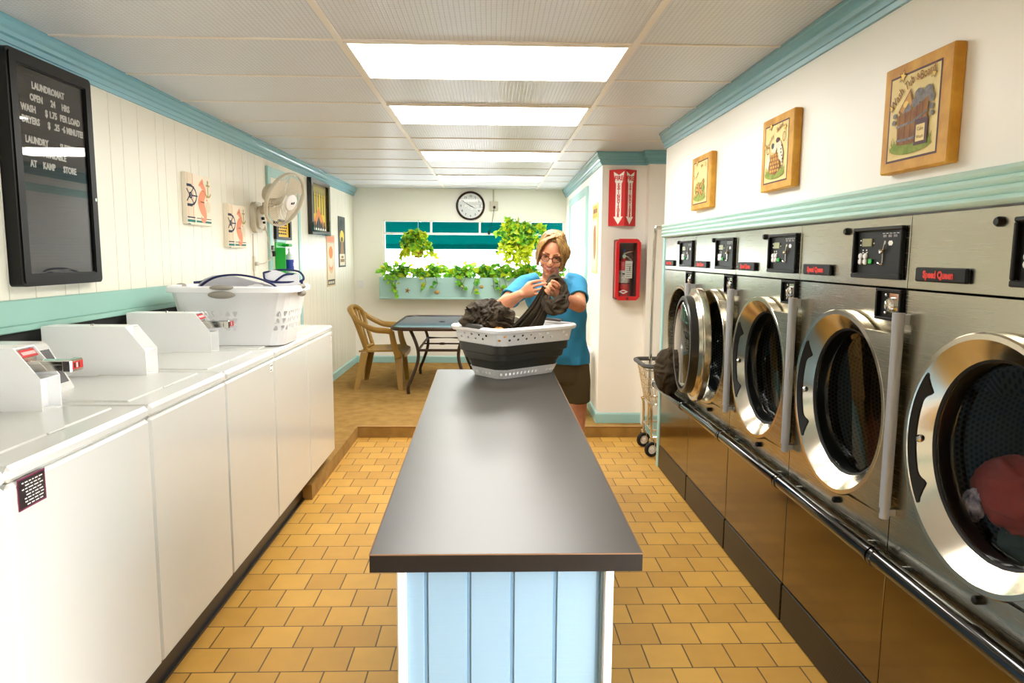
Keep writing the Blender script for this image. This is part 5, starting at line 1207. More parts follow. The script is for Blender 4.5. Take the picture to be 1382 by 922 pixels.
t = thing('laundry_bin', 'white plastic laundry bin with slotted side beside the closet wall', 'bin', (.755, 6.42, .1))
fn = tub((.755, 6.42, 0), (1, 0, 0), .135, .15, .17, .185, .1, .10, .70, .004)
cells = []
NB = 30
for i in range(NB):
    for j in range(12): cells.append((i / NB, (i + 1) / NB, j / 12, (j + 1) / 12, 5 <= j <= 8 and i % 3 != 0))
m = M(); perf(m, fn, cells, .004, (.7, .75)); m.add([fn(k / 40, 0, 0) for k in range(40)], [tuple(range(40))]); part('bin_body', m, WHITE, t)
m = M(); f2 = tub((.755, 6.42, 0), (1, 0, 0), .178, .195, .178, .195, .1, .70, .72, .01); rings = [[f2(k / 48, 0, 0) for k in range(48)], [f2(k / 48, 1, 0) for k in range(48)]]
q = [[V((.755 + (p.x - .755) * s_, 6.42 + (p.y - 6.42) * s_, z)) for p in rings[1]] for s_, z in ((.95, .735), (.7, .752), (.3, .76), (.02, .762))]
m.loft(rings + q); part('bin_lid', m, WHITE, t)

# ------------------------------------------------------------------ white basket on the fourth washer
WT = .0
bc = V((-1.36, 3.935, 0)); z0, z1 = 1.082, 1.385
t = thing('laundry_basket', 'white plastic laundry basket with grey grips standing on the washers', 'laundry basket', (bc.x, bc.y, z0))
fn = tub(bc, (1, 0, 0), .262, .165, .315, .215, .07, z0, z1, .004); NB = 48; cells = []
for i in range(NB):
    for j in range(8):
        hole_ = 2 <= j <= 4 and i not in (0, 1, 10, 11, 12, 13, 14, 24, 25, 34, 35, 36, 37, 38, 47)
        cells.append((i / NB, (i + 1) / NB, j / 8, (j + 1) / 8, hole_))
m = M(); perf(m, fn, cells, .004, (.74, .78), tri=True); m.add([fn(k / 56, 0, 0) for k in range(56)] + [fn(k / 56, 0.0, 1) + V((0, 0, .004)) for k in range(56)], [tuple(range(56)), tuple(range(111, 55, -1))]); part('basket_body', m, WHITE, t)
m = M(); P_ = [fn(k / 72, 1, 0) for k in range(72)]; prof_ = [(-.004, -.012), (.018, -.022), (.024, -.018), (.024, .006), (.014, .014), (-.004, .012)]; rings = []
for p in P_:
    d = V((p.x - bc.x, p.y - bc.y, 0)); dd_ = V((d.x / .315 ** 2 * .3 if abs(d.x) > .24 else 0, d.y / .215 ** 2 * .3 if abs(d.y) > .14 else 0, 0)).normalized(); rings.append([p + dd_ * a + V((0, 0, b)) for a, b in prof_])
rings.append(rings[0]); m.loft(rings, caps=False); part('rim', m, WHITE, t)
for (gx, gy, ax_, L_) in ((-.02, -.232, 0, .065), (-.02, .232, 0, .065), (.328, 0, 1, .05), (-.328, 0, 1, .05)):
    m = M(); r = (L_, .022, .014) if ax_ == 0 else (.022, L_, .014); m.ellip((bc.x + gx, bc.y + gy, z1 + .006), r, nu=20, nv=10); m.ellip((bc.x + gx, bc.y + gy * 1.03, z1 - .03), (r[0] * 1.1, r[1] * .5, .02), nu=20, nv=10); part('grip', m, GREYH, t)
t = thing('mesh_laundry_bag', 'folded white mesh laundry bag with navy trim lying in the white basket', 'bag', (bc.x, bc.y, 1.2))
NET = mat('white_net', (236, 236, 240), .8); NET.node_tree.nodes['Principled BSDF'].inputs['Alpha'].default_value = .8
arc1 = smooth_path([(-1.60, 3.86, 1.30), (-1.555, 3.84, 1.38), (-1.47, 3.83, 1.437), (-1.36, 3.83, 1.455), (-1.25, 3.84, 1.44), (-1.16, 3.86, 1.40), (-1.10, 3.88, 1.33)], 6)
arc2 = smooth_path([(-1.27, 4.04, 1.462), (-1.18, 4.06, 1.478), (-1.08, 4.07, 1.468), (-1.055, 4.05, 1.42), (-1.16, 4.03, 1.408), (-1.25, 4.02, 1.42), (-1.27, 4.04, 1.462)], 6)
m = M(); m.sheet(lambda u, v: arc1[int(u * (len(arc1) - 1))] * (1 - v) + V((-1.56 + .46 * u, 4.02 + .05 * sin(3 * u), 1.25 + .13 * sin(pi * u))) * v + V((0, 0, .02 * sin(7 * u + 4 * v))), 24, 10, .003)
m.sheet(lambda u, v: V((-1.56 + .44 * u, 3.88 + .14 * v, 1.115 + .12 * sin(pi * u) * sin(pi * v) + .015 * sin(9 * u))), 14, 10, .003)
m.sheet(lambda u, v: V((-1.27 + .20 * u, 4.045 - .03 * v, 1.465 - .12 * v + .012 * sin(6 * u))), 12, 8, .003)
part('mesh_panel', m, NET, t)
m = M(); m.tube(arc1, .008, 8, squash=(1, .7)); m.tube(arc2, .008, 8, squash=(1, .7)); m.tube(smooth_path([(-1.60, 3.9, 1.41), (-1.55, 3.88, 1.415), (-1.52, 3.87, 1.43)], 3), .008, 6)
m.tube(smooth_path([(-1.21, 4.03, 1.408), (-1.15, 4.03, 1.45), (-1.10, 4.05, 1.455)], 4), .006, 6); m.tube(smooth_path([(-1.06, 4.05, 1.42), (-1.03 - .03, 4.05, 1.36), (-1.07, 4.05, 1.28)], 4), .007, 6); m.tube([(-1.54, 3.80, 1.15), (-1.53, 3.80, 1.29)], .007, 6); part('navy_binding', m, NAVY, t)

# ------------------------------------------------------------------ collapsible basket on the counter
cb = V((.145, 3.925, 0)); ca = V((.77, .64, 0)).normalized(); zb = .911
t = thing('collapsible_basket', 'white and grey folding laundry basket at far end of counter', 'laundry basket', (cb.x, cb.y, zb))
fn = tub(cb, ca, .205, .125, .225, .145, .05, zb, zb + .052, .004); NB = 48; m = M()
cells = [(i / NB, (i + 1) / NB, j / 3, (j + 1) / 3, j == 1 and i % 12 not in (0, 11)) for i in range(NB) for j in range(3)]
perf(m, fn, cells, .004, (.5, .9)); m.add([fn(k / 48, 0, 0) for k in range(48)], [tuple(range(48))]); part('base_tray', m, WHITE, t)
m = M(); steps = [(0, .222, .142), (.02, .226, .146), (.045, .238, .158), (.05, .248, .168), (.058, .250, .17), (.085, .256, .174), (.09, .268, .184), (.098, .27, .186), (.135, .272, .19), (.14, .278, .196)]
rings = []
for h, a, b in steps: g = tub(cb, ca, a, b, a, b, .06, zb + .05 + h, zb + .06 + h, .004); rings.append([g(k / 72, 0, 0) for k in range(72)])
inn = [[g_ + (V((cb.x, cb.y, g_.z)) - g_).normalized() * .005 for g_ in r] for r in rings[::-1]]
m.loft(rings + inn, caps=False); part('rubber_wall', m, GREYR, t)
z2, z3 = zb + .188, zb + .268
fn = tub(cb, ca, .276, .195, .288, .207, .06, z2, z3, .004); NB = 60; m = M()
cells = [(i / NB, (i + 1) / NB, j / 4, (j + 1) / 4, (j in (1, 2)) and (i + j) % 2 == 0 and i % 15 not in (0, 14)) for i in range(NB) for j in range(4)]
perf(m, fn, cells, .004, (.6, .62)); part('upper_band', m, WHITE, t)
m = M(); P_ = [fn(k / 72, 1, 0) for k in range(72)]; ay_ = V((-ca.y, ca.x, 0)); rings = []
for p in P_:
    d = p - V((cb.x, cb.y, p.z)); e_ = (ca * (d.dot(ca) if abs(d.dot(ca)) > .25 else 0) * 1.0 + ay_ * (d.dot(ay_) if abs(d.dot(ay_)) > .16 else 0)).normalized(); rings.append([p + e_ * a + V((0, 0, b)) for a, b in ((-.004, -.014), (.014, -.016), (.02, -.01), (.022, .004), (.014, .012), (0, .014), (-.006, .008))])
rings.append(rings[0]); m.loft(rings, caps=False); part('rim', m, WHITE, t)
for s_ in (-1, 1):
    m = M(); p = V((cb.x, cb.y, z3 + .006)) + ca * (s_ * .297); m.tube([p - ay_ * .075, p - ay_ * .07 + V((0, 0, .004)), p + ay_ * .07 + V((0, 0, .004)), p + ay_ * .075], .016, 12, squash=(.8, 1.1)); part('handle', m, GREYR, t)

# laundry in that basket
m = M(); pc = V((cb.x, cb.y, 0)) - ca * .165 + ay_ * .03
crumple(m, (pc.x, pc.y, 1.222), (.128, .135, .095), 27, .34, 6.0, 220, 140); single('brown_laundry', m, BROWN, 'heap of dark brown crumpled clothes at the left end of the counter basket', 'clothes', sharp=100)
m = M(); pc2 = V((cb.x, cb.y, 0)) - ca * .215 - ay_ * .115; crumple(m, (pc2.x, pc2.y, 1.135), (.045, .045, .055), 31, .2, 6, 48, 32); single('tan_towel', m, TAN, 'fuzzy tan towel showing through the counter basket\'s rim', 'towel', sharp=100)
m = M(); pc3 = V((cb.x, cb.y, 0)) + ca * .0 + ay_ * .10
m.sheet(lambda u, v: V((pc3.x - .10 + .26 * u, pc3.y + .02 + .07 * v + .015 * sin(5 * u), 1.15 + .075 * sin(pi * (.15 + .75 * u)) * (1 - .5 * v) + .018 * noise.noise(V((u * 5, v * 4, 3))))), 20, 12, .006); single('cream_cloth', m, CREAM, 'pale cream cloth behind the held garment in the counter basket', 'cloth')
# ------------------------------------------------------------------ the woman at the end of the counter
def remesh(mb, voxel, smooth=2, factor=.5):
    me = mb.mesh('tmp', V((0, 0, 0))); ob = bpy.data.objects.new('tmp', me); C.objects.link(ob)
    r = ob.modifiers.new('r', 'REMESH'); r.mode = 'VOXEL'; r.voxel_size = voxel; r.use_smooth_shade = True
    if smooth: s_ = ob.modifiers.new('s', 'SMOOTH'); s_.iterations = smooth; s_.factor = factor
    bpy.context.view_layer.update()
    out = bpy.data.meshes.new_from_object(ob.evaluated_get(bpy.context.evaluated_depsgraph_get()))
    bpy.data.objects.remove(ob); bpy.data.meshes.remove(me)
    out.polygons.foreach_set('use_smooth', [True] * len(out.polygons)); return out
def limb(mb, pts, rad, n=16, sub=5):
    p = smooth_path(pts, sub); rr = lerps(rad, len(p)); mb.tube(p, rr, n)
    for q, r in ((p[0], rr[0]), (p[-1], rr[-1])): mb.ellip(q, (r, r, r), nu=14, nv=10)
def ov(c, a, b, z, ax, n=28, sq=2.3):
    """oval ring, half widths a along ax, b across"""
    ax = V(ax).normalized(); ay = V((-ax.y, ax.x, 0)); out = []
    for k in range(n):
        t_ = 2 * pi * k / n; ct, st = cos(t_), sin(t_); x = math.copysign(abs(ct) ** (2 / sq), ct); y = math.copysign(abs(st) ** (2 / sq), st)
        out.append(V(c) + ax * (a * x) + ay * (b * y) + V((0, 0, z)))
    return out
FWD = V((-.22, -.975, 0)).normalized(); SIDE = V((-FWD.y, FWD.x, 0))   # SIDE = her left, image right
SIDE = V((.975, -.22, 0)).normalized()
P0 = V((.465, 4.43, 0))
wo = thing('person', 'smiling woman with blond bob, glasses, blue t-shirt and olive shorts sorting laundry behind the counter', 'person', (P0.x, P0.y, 0))

def B(s, f, z): return P0 + SIDE * s + FWD * f + V((0, 0, z))
# joints
hipL, hipR = B(.084, 0, .86), B(-.084, 0, .86); knL, knR = B(.10, .03, .47), B(-.12, .02, .47); anL, anR = B(.10, -.02, .09), B(-.14, -.02, .09)
shL, shR = V((.542, 4.37, 1.395)), V((.228, 4.33, 1.395)); elL, elR = V((.538, 4.17, 1.275)), V((.078, 4.14, 1.275))
wrL, wrR = V((.408, 3.99, 1.335)), V((.188, 4.00, 1.352))
HC = V((.372, 4.215, 1.575))     # head centre
neck = V((.385, 4.36, 1.42))
# head frame: turned to image left, bent down, tilted
hf = V((-.13, -.93, -.34)).normalized(); hr = V((.97, -.14, -.16)); hr = (hr - hf * hr.dot(hf)).normalized(); hu = hr.cross(hf).normalized()
hu = -hu if hu.z < 0 else hu
HR = Matrix((hr, hf, hu)).transposed()
def Hd(x, y, z): return HC + HR @ V((x, y, z))

def torso(mb, g=0.0):
    c = lambda t_: B(0, 0, 0) * (1 - t_) + (neck * 1) * t_
    rings = []
    for z, cx, cy_, a, b in ((.80, .465, 4.43, .150, .11), (.88, .465, 4.43, .156, .115), (.96, .463, 4.43, .148, .106), (1.06, .455, 4.425, .136, .097), (1.14, .443, 4.415, .145, .102), (1.22, .43, 4.395, .158, .116), (1.29, .41, 4.375, .168, .118), (1.35, .395, 4.36, .172, .105), (1.40, .388, 4.355, .145, .083), (1.435, .386, 4.355, .085, .062)):
        rings.append(ov((cx, cy_, 0), a + g, b + g, z, SIDE))
    mb.loft(rings)
b_ = M(); torso(b_)
for hp, kn, an, s_ in ((hipL, knL, anL, 1), (hipR, knR, anR, -1)):
    limb(b_, [hp, hp * .5 + kn * .5 + FWD * .015, kn, kn * .6 + an * .4 - FWD * .02, an], [.093, .078, .056, .056, .036], 18)
    b_.ellip(an + FWD * .055 - V((0, 0, .05)), (.045, .125, .042), Matrix((SIDE, FWD, V((0, 0, 1)))).transposed(), 18, 12)
for sh, el, wr in ((shL, elL, wrL), (shR, elR, wrR)):
    limb(b_, [sh, (sh + el) / 2, el], [.050, .046, .041], 16); limb(b_, [el, el * .65 + wr * .35, wr], [.042, .041, .026], 16)
limb(b_, [neck - V((0, .0, .06)), neck * .5 + HC * .5 + V((0, .03, -.03)), HC + HR @ V((0, -.03, -.04))], [.062, .052, .05], 18)
# head: skull, face, jaw, brow, nose, cheeks, ears
Rm = HR
b_.ellip(Hd(0, -.012, .028), (.073, .094, .088), Rm, 28, 18); b_.ellip(Hd(0, .022, -.03), (.062, .066, .072), Rm, 24, 16); b_.ellip(Hd(0, .038, -.078), (.041, .042, .036), Rm, 20, 12)
b_.ellip(Hd(0, .062, -.100), (.021, .018, .016), Rm, 14, 10)
for s_ in (-1, 1): b_.ellip(Hd(s_ * .036, .058, -.032), (.027, .022, .023), Rm, 16, 10); b_.ellip(Hd(s_ * .03, .070, .028), (.026, .014, .009), Rm, 14, 8); b_.ellip(Hd(s_ * .072, -.008, -.005), (.008, .02, .03), Rm, 14, 10)
b_.tube([Hd(0, .078, .022), Hd(0, .092, -.005), Hd(0, .106, -.024)], [.009, .0105, .013], 12); b_.ellip(Hd(0, .104, -.028), (.013, .011, .0105), Rm, 14, 10)
for s_ in (-1, 1): b_.ellip(Hd(s_ * .012, .094, -.031), (.0085, .01, .008), Rm, 12, 8)
# hands
def finger(mb, pts, r): p = smooth_path(pts, 4); mb.tube(p, lerps([r, r * .95, r * .88, r * .72], len(p)), 10); mb.ellip(p[-1], (r * .74,) * 3, nu=10, nv=8)
def palm(mb, w, k, up, wid, th=.013):
    """flat palm from wrist w to knuckles k; up = across the palm towards the index"""
    d = (k - w).normalized(); u = (up - d * up.dot(d)).normalized(); n = d.cross(u); L = (k - w).length; rings = []
    for f, a, b in ((-.1, .024, .017), (.15, .03, .016), (.55, wid, th + .002), (.95, wid, th), (1.08, wid * .9, th * .7)): rings.append([w + d * (L * f) + u * (a * cos(t_)) + n * (b * sin(t_)) for t_ in (2 * pi * i / 16 for i in range(16))])
    mb.loft(rings); return d, u, n
# right hand (image left): fingers reach along the cloth edge
kR = V((.252, 3.965, 1.382)); d, u, n = palm(b_, wrR, kR, V((.15, -.25, .95)), .040)
if n.y > 0: n = -n
for i, (off, L) in enumerate(((.032, .072), (.0108, .08), (-.0108, .075), (-.031, .058))):
    q = kR + u * off - d * .004; sp_ = (off) * .25
    d2 = (d * .45 + V((.93, -.22, .06)) * .55).normalized()
    finger(b_, [q, q + d * L * .36 + n * .006 + u * sp_ * .6, q + d * L * .36 + d2 * L * .38 + n * .002 + u * sp_ * .5, q + d * L * .36 + d2 * L * .66 - n * .012], .0088)
q = wrR * .55 + kR * .45 + u * .026; finger(b_, [q, q + u * .012 + d * .022 - n * .012, q + u * .010 + d * .05 - n * .018, q + u * .002 + d * .078 - n * .016], .0105)
# left hand (image right): fist closed over the cloth
kL = V((.352, 3.955, 1.392)); d, u, n = palm(b_, wrL, kL, V((.0, -.12, .99)), .037)
n = V((-.35, -.93, 0)) if True else n
for i, (off, L) in enumerate(((.030, 1), (.010, 1.08), (-.011, 1.02), (-.030, .85))):
    q = kL + u * off - d * .006
    finger(b_, [q, q + (d * .022 + n * .022) * L, q + (d * .022 * .2 + n * .044) * L - d * .004, q - d * .026 * L + n * .034 * L], .0092)
q = wrL * .5 + kL * .5 + u * .030 + n * .01; finger(b_, [q, q + u * .016 + n * .02 + d * .01, q + u * .016 + n * .03 + d * .036, q + u * .008 + n * .036 + d * .056], .0108)
body = remesh(b_, .0034, 3, .45)
rawpart('body', body, SKIN, wo)

# face details
m = M(); rows = []
for k in range(13):
    f = -1 + 2 * k / 12; c_ = 1 - f * f; rows.append([Hd(f * .025, .0745 + .0118 * c_, -.0525 + .006 * f * f), Hd(f * .025, .0740 + .0115 * c_, -.0525 + .006 * f * f - .0125 * c_)])
m.add([p for r in rows for p in r], [(2 * i, 2 * i + 1, 2 * i + 3, 2 * i + 2) for i in range(12)]); part('teeth', m, mat('teeth', (246, 240, 230), .3), wo)
m = M()
up = [Hd(f * .031, .0735 + .0135 * (1 - f * f), -.0505 + .0065 * f * f) for f in (-1, -.6, -.2, .2, .6, 1)]; lo = [Hd(f * .031, .0735 + .0125 * (1 - f * f), -.0445 - .0235 * (1 - f * f)) for f in (-1, -.6, -.2, .2, .6, 1)]
m.tube(smooth_path(up, 4), [.0012, .0026, .003, .003, .0026, .0012], 8); m.tube(smooth_path(lo, 4), [.0012, .003, .004, .004, .003, .0012], 8)
part('lips', m, LIP, wo)
for s_ in (-1, 1):
    m = M(); m.ellip(Hd(s_ * .031, .0700, .006), (.0105, .0065, .0026), Rm, 14, 10); part('eye', m, EYED, wo)
    m = M(); m.tube(smooth_path([Hd(s_ * .012, .084, .030), Hd(s_ * .03, .084, .036), Hd(s_ * .05, .066, .031)], 4), [.0025, .004, .0015], 6); part('eyebrow', m, mat('brow', (140, 98, 56), .7) if 'brow' not in bpy.data.materials else bpy.data.materials['brow'], wo)
m = M()
for s_ in (-1, 1):
    L = [Hd(s_ * (.0335 + .025 * cos(t_)) , .0935 - .010 * ((.0335 + .025 * cos(t_)) / .05) ** 2, .003 + .0175 * sin(t_)) for t_ in (2 * pi * i / 20 for i in range(20))]
    m.tube(L, .0024, 6, closed=True); m.tube([Hd(s_ * .058, .080, .010), Hd(s_ * .074, .05, .010), Hd(s_ * .079, -.01, .004)], .0018, 6)
m.tube(smooth_path([Hd(-.0095, .0935, .006), Hd(0, .099, .010), Hd(.0095, .0935, .006)], 4), .0019, 6); gl = part('glasses', m, EYED, wo, 'dark rimmed glasses')
for s_ in (-1, 1):
    m = M(); m.add([Hd(s_ * (.0335 + .0245 * cos(t_)), .0932 - .010 * ((.0335 + .0245 * cos(t_)) / .05) ** 2, .003 + .017 * sin(t_)) for t_ in (2 * pi * i / 20 for i in range(20))], [tuple(range(20))]); part('lens', m, CGLASS, gl)

# hair: layered bob of swept locks from a parting
rh = random.Random(5); m = M()
def shell(th, ph, r=1.0):
    return Hd(.087 * r * sin(th) * cos(ph), -.016 + .108 * r * sin(th) * sin(ph), .03 + .100 * r * cos(th))
def scalp(u, v):
    ph = -pi * 1.14 + u * pi * 1.28; front = max(0, sin(ph)); th = v * (1.75 - 0.0 * front)
    p = shell(th, ph, .96); return p
m.sheet(lambda u, v: shell(.03 + v * 1.62, pi * .80 + u * pi * 1.40, .95), 30, 12, .012)
m.sheet(lambda u, v: shell(.02 + v * .72, pi * .14 + u * pi * .72, .97), 16, 6, .010)
def lock(root, mid1, mid2, end, w, fl=.42):
    p = smooth_path([root, mid1, mid2, end], 5); m.tube(p, [w * .7, w, w * .95, w * .8, w * .25], 8, squash=(1, fl))
for k in range(150):
    ph = rh.uniform(-pi * 1.16, pi * .16) ; s_ = 1 if cos(ph) > 0 else -1; fr_ = sin(ph)
    px = .012 + rh.uniform(-.012, .012); py = rh.uniform(-.05, .05)
    root = Hd(px, -.016 + py, .03 + .103 - abs(py) * .22)
    dn = rh.uniform(.0, .022) - (.02 if s_ < 0 else 0.0)
    e0 = shell(1.25, ph, 1.03); e1 = Hd(.092 * cos(ph) * rh.uniform(.92, 1.08), -.016 + .104 * sin(ph) * rh.uniform(.92, 1.05), -.045 - dn)
    e2 = Hd(.076 * cos(ph) * rh.uniform(.85, 1.12), -.02 + .085 * sin(ph) * rh.uniform(.9, 1.05), -.088 - dn + .01 * rh.random())
    lock(root, shell(.62, ph + rh.uniform(-.1, .1), 1.07), e0 * .5 + e1 * .5, e2, rh.uniform(.009, .015))
# front sweep: fringe parted, long side locks framing the face
for k in range(26):
    f = k / 25; r0_ = Hd(.012 + rh.uniform(-.008, .008), -.02 + .075 * rh.random(), .130)
    x1 = .035 + .05 * f; lock(r0_, Hd(x1 * .8, .070 - .03 * f + rh.uniform(-.008, .004), .107 - .012 * f + rh.uniform(-.008, .004)), Hd(x1 + .022, .070 - .03 * f, .045), Hd(.066 + .022 * f + rh.uniform(-.006, .006), .055 - .05 * f, -.035 - .05 * rh.random()), rh.uniform(.007, .011))
for k in range(22):
    f = k / 21; r0_ = Hd(.004 + rh.uniform(-.008, .008), -.02 + .075 * rh.random(), .130)
    lock(r0_, Hd(-.040 - .02 * f, .070 - .03 * f + rh.uniform(-.008, .004), .108 - .014 * f + rh.uniform(-.008, .004)), Hd(-.068 - .012 * f, .062 - .03 * f, .05), Hd(-.080 - .006 * f, .035 - .05 * f, -.03 - .04 * rh.random()), rh.uniform(.007, .011))
part('hair', m, HAIR, wo, 'blond bob hair', sharp=60)

# t-shirt: torso shell and sleeves remeshed together, open at neck, hem and cuffs
s1 = M()
rings = []
for z, cx, cy_, a, b, wv in ((.885, .470, 4.43, .174, .130, .01), (.95, .468, 4.43, .170, .127, .006), (1.04, .460, 4.425, .162, .12, .006), (1.12, .447, 4.415, .168, .122, .006), (1.20, .438, 4.40, .175, .130, .005), (1.28, .414, 4.38, .186, .132, .003), (1.35, .397, 4.365, .190, .118, .002), (1.40, .389, 4.357, .162, .096, 0), (1.432, .387, 4.357, .105, .078, 0)):
    r = ov((cx, cy_, 0), a, b, z, SIDE, 48); c_ = V((cx, cy_, z)); rr_ = []
    for k, p in enumerate(r):
        t_ = 2 * pi * k / 48; d_ = (p - c_).normalized(); rr_.append(p + d_ * (wv * (sin(5 * t_ + z * 22) + .6 * sin(9 * t_ - z * 31))) + V((0, 0, -.012 * sin(t_ + .4) if z < .9 else 0)))
    rings.append(rr_)
s1.loft(rings)
for sh, el in ((shL, elL), (shR, elR)):
    e_ = sh * .30 + el * .70; s1.tube(smooth_path([sh + V((0, .01, .010)) + (V((.387, 4.357, 1.41)) - sh) * .45, sh + V((0, 0, -.004)), (sh + e_) / 2 + V((0, 0, .001)), e_], 6), [.054, .064, .062, .057], 22)
sm = remesh(s1, .007, 4, .5)
# cut the neckline, hem and cuff openings
bmx = bmesh.new(); bmx.from_mesh(sm)
def cut(co_, no_):
    bmesh.ops.bisect_plane(bmx, geom=bmx.verts[:] + bmx.edges[:] + bmx.faces[:], plane_co=co_, plane_no=no_, clear_outer=True)
cut(V((.465, 4.43, .893)), V((0.02, -.02, -1)))
dead = []
for f in bmx.faces:
    c_ = f.calc_center_median(); q = c_ - V((.385, 4.35, 1.42))
    e_ = (q.dot(SIDE) / .078) ** 2 + ((q.dot(FWD) - .015) / .085) ** 2
    vneck = q.dot(FWD) > .02 and abs(q.dot(SIDE)) < .055 * max(0, (q.z + .10) / .10)
    if (e_ < 1 and q.z > -.02) or (vneck and q.z > -.10): dead.append(f)
    for sh, el in ((shL, elL), (shR, elR)):
        e2 = sh * .34 + el * .66
        if (c_ - e2).dot((el - sh).normalized()) > 0 and (c_ - e2).length < .10 and f not in dead and (c_ - (sh * .387 + el * 0.613)).length < .13 and abs((c_ - e2).dot((el - sh).normalized())) < .06 and (c_ - e2 - (el - sh).normalized() * (c_ - e2).dot((el - sh).normalized())).length < .078: dead.append(f)
bmesh.ops.delete(bmx, geom=list(set(dead)), context='FACES')
# creases
for v in bmx.verts:
    q = v.co; nz = noise.noise(V((q.x * 9, q.y * 9, q.z * 16 + 3))) * .006 + noise.noise(V((q.x * 22 + q.z * 14, q.y * 22, q.z * 9))) * .0025; v.co = q + v.normal * nz
bmx.to_mesh(sm); bmx.free()
sm.polygons.foreach_set('use_smooth', [True] * len(sm.polygons))
shirt = rawpart('t_shirt', sm, SHIRT, wo)
for sh, el in ((shL, elL), (shR, elR)):
    m = M(); ax_ = (el - sh).normalized(); m.lathe([(.0535, -.008), (.062, -.009), (.0635, 0), (.062, .009), (.0535, .008)], sh * .34 + el * .66, ax_, 36, closed=True); part('sleeve_hem', m, SHIRT, shirt)
# shorts
m = M()
rings = []
n_ = 40
for z, g in ((.965, -.006), (.90, .004), (.84, .012), (.78, .018)): rings.append(ov((.465, 4.43, 0), .152 + g, .114 + g, z, SIDE, n_))
m.loft(rings, caps=True)
for hp, kn in ((hipL, knL), (hipR, knR)):
    rr_ = []
    for f, r in ((-.1, .09), (.2, .096), (.4, .095), (.54, .094)):
        c_ = hp * (1 - f) + kn * f; rr_.append([p + V((0, 0, 0)) for p in ov((c_.x, c_.y, 0), r, r * 1.08, c_.z, SIDE, 32)])
    m.loft(rr_)
sm2 = remesh(m, .008, 3, .5)
for v in sm2.vertices: v.co += V(v.normal) * (.005 * noise.noise(V((v.co.x * 11, v.co.y * 11, v.co.z * 7))))
rawpart('shorts', sm2, SHORTS, wo)
for s_, an in ((1, anL), (-1, anR)):
    m = M(); R_ = Matrix((SIDE, FWD, V((0, 0, 1)))).transposed(); c_ = an + FWD * .06
    m.ellip(V((c_.x, c_.y, .012)), (.052, .14, .012), R_, 24, 8); m.tube(smooth_path([an + SIDE * .05 + FWD * .02 - V((0, 0, .06)), an + FWD * .07 - V((0, 0, .0)), an - SIDE * .05 + FWD * .02 - V((0, 0, .06))], 5), .012, 8, squash=(1, .5)); part('sandal', m, BLACKM, wo)

# the garment she holds: gathered between the hands, falling into the basket, a leg looped over her arm
def folds(p, u, v, k=1.0): return .010 * k * sin(u * 17 + 3 * noise.noise(V((u * 3, v * 2, 1)))) + .006 * k * sin(u * 34 + v * 4) + .008 * k * noise.noise(V((u * 6, v * 5, 7)))
m = M()
A0 = V((.318, 3.925, 1.405)); 
def drape(u, v):
    top = V((.300 + .045 * u, 3.925 + .01 * sin(3 * u), 1.40 - .02 * u)); bot = V((.075 + .20 * u, 3.86 + .10 * u, 1.135 - .0 * u))
    f = v; mid = top * (1 - f) + bot * f; mid += V((.01 * sin(pi * f), 0, -.018 * sin(pi * f) * (1 - u)))
    return mid + V((-.3, -.95, .1)) * (folds(mid, u, v, .4 + 1.1 * v) * (.3 + .7 * v))
m.sheet(drape, 60, 36, .006)
m.sheet(lambda u, v: drape(u, v) + V((.012, .045, -.004)) * min(1, 3 * v + .2) + V((0, .02 * sin(9 * u + 2), 0)), 40, 24, .006)
def rope(pts, rad, amp, seed, n=26, sub=9):
    p = smooth_path(pts, sub); k0 = len(m.v); m.tube(p, rad, n); rr_ = lerps(rad, len(p))
    for i, q in enumerate(p):
        for j in range(n):
            v_ = m.v[k0 + i * n + j]; d_ = v_ - q; t_ = 2 * pi * j / n
            s_ = 1 + amp * (sin(4 * t_ + i * .12 + seed) * .5 + .6 * noise.noise(V((cos(t_) * 1.6 + seed, sin(t_) * 1.6, i * .13))) + .35 * sin(7 * t_ - i * .3)); m.v[k0 + i * n + j] = q + d_ * s_
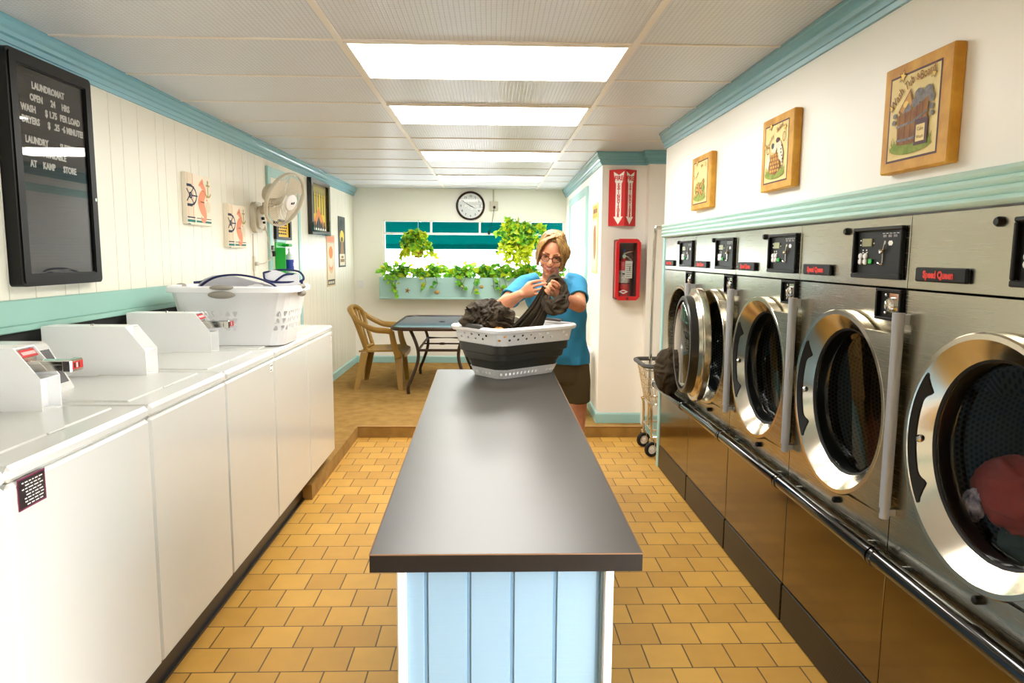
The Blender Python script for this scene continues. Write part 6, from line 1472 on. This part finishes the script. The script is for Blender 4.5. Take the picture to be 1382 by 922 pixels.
rope([(.338, 3.95, 1.40), (.352, 3.985, 1.432), (.384, 4.0, 1.437), (.414, 3.995, 1.405), (.423, 3.975, 1.36), (.416, 3.945, 1.325)], [.014, .02, .024, .026, .027, .027], .42, 1, 40, 14)
rope([(.418, 3.95, 1.34), (.414, 3.922, 1.30), (.384, 3.90, 1.275), (.348, 3.897, 1.282), (.326, 3.905, 1.315), (.322, 3.915, 1.345)], [.026, .034, .037, .034, .027, .018], .4, 4, 40, 14)
rope([(.42, 3.93, 1.335), (.392, 3.898, 1.322), (.366, 3.888, 1.30), (.345, 3.893, 1.268)], [.016, .024, .026, .018], .42, 9, 40, 14)
single('held_garment', m, BROWN, 'dark brown garment held up in the woman\'s hands and trailing into the basket', 'garment', sharp=70)
# ------------------------------------------------------------------ camera, sky, view
cam = bpy.data.cameras.new('camera'); co = bpy.data.objects.new('camera', cam); C.objects.link(co)
cam.sensor_fit = 'HORIZONTAL'; cam.sensor_width = 36; cam.lens = 952.5 / 1382 * 36; cam.clip_start = .05; cam.clip_end = 100
pi_, ya, ro = .1219, .0294, .0068
r0 = V((cos(ya), -sin(ya), 0)); fh = V((sin(ya), cos(ya), 0)); z_ = V((0, 0, 1))
fw = fh * cos(pi_) - z_ * sin(pi_); u0 = fh * sin(pi_) + z_ * cos(pi_)
r1 = r0 * cos(ro) + u0 * sin(ro); u1 = u0 * cos(ro) - r0 * sin(ro)
mw = Matrix((r1, u1, -fw)).transposed().to_4x4(); mw.translation = V((.0169, 0, 1.57)); co.matrix_world = mw
bpy.context.scene.camera = co
w = bpy.data.worlds.new('sky'); bpy.context.scene.world = w; w.use_nodes = True
bg = w.node_tree.nodes['Background']; bg.inputs[0].default_value = (.92, .96, 1, 1); bg.inputs[1].default_value = 8.0
sc_ = bpy.context.scene; sc_.view_settings.view_transform = 'Standard'; sc_.view_settings.look = 'None'; sc_.view_settings.exposure = 0.95; sc_.view_settings.gamma = 1.0
sc_.view_settings.use_curve_mapping = False
sc_.cycles.max_bounces = 10; sc_.cycles.diffuse_bounces = 5; sc_.cycles.glossy_bounces = 5; sc_.cycles.transparent_max_bounces = 16
sc_.cycles.use_denoising = True; sc_.cycles.sample_clamp_indirect = 8
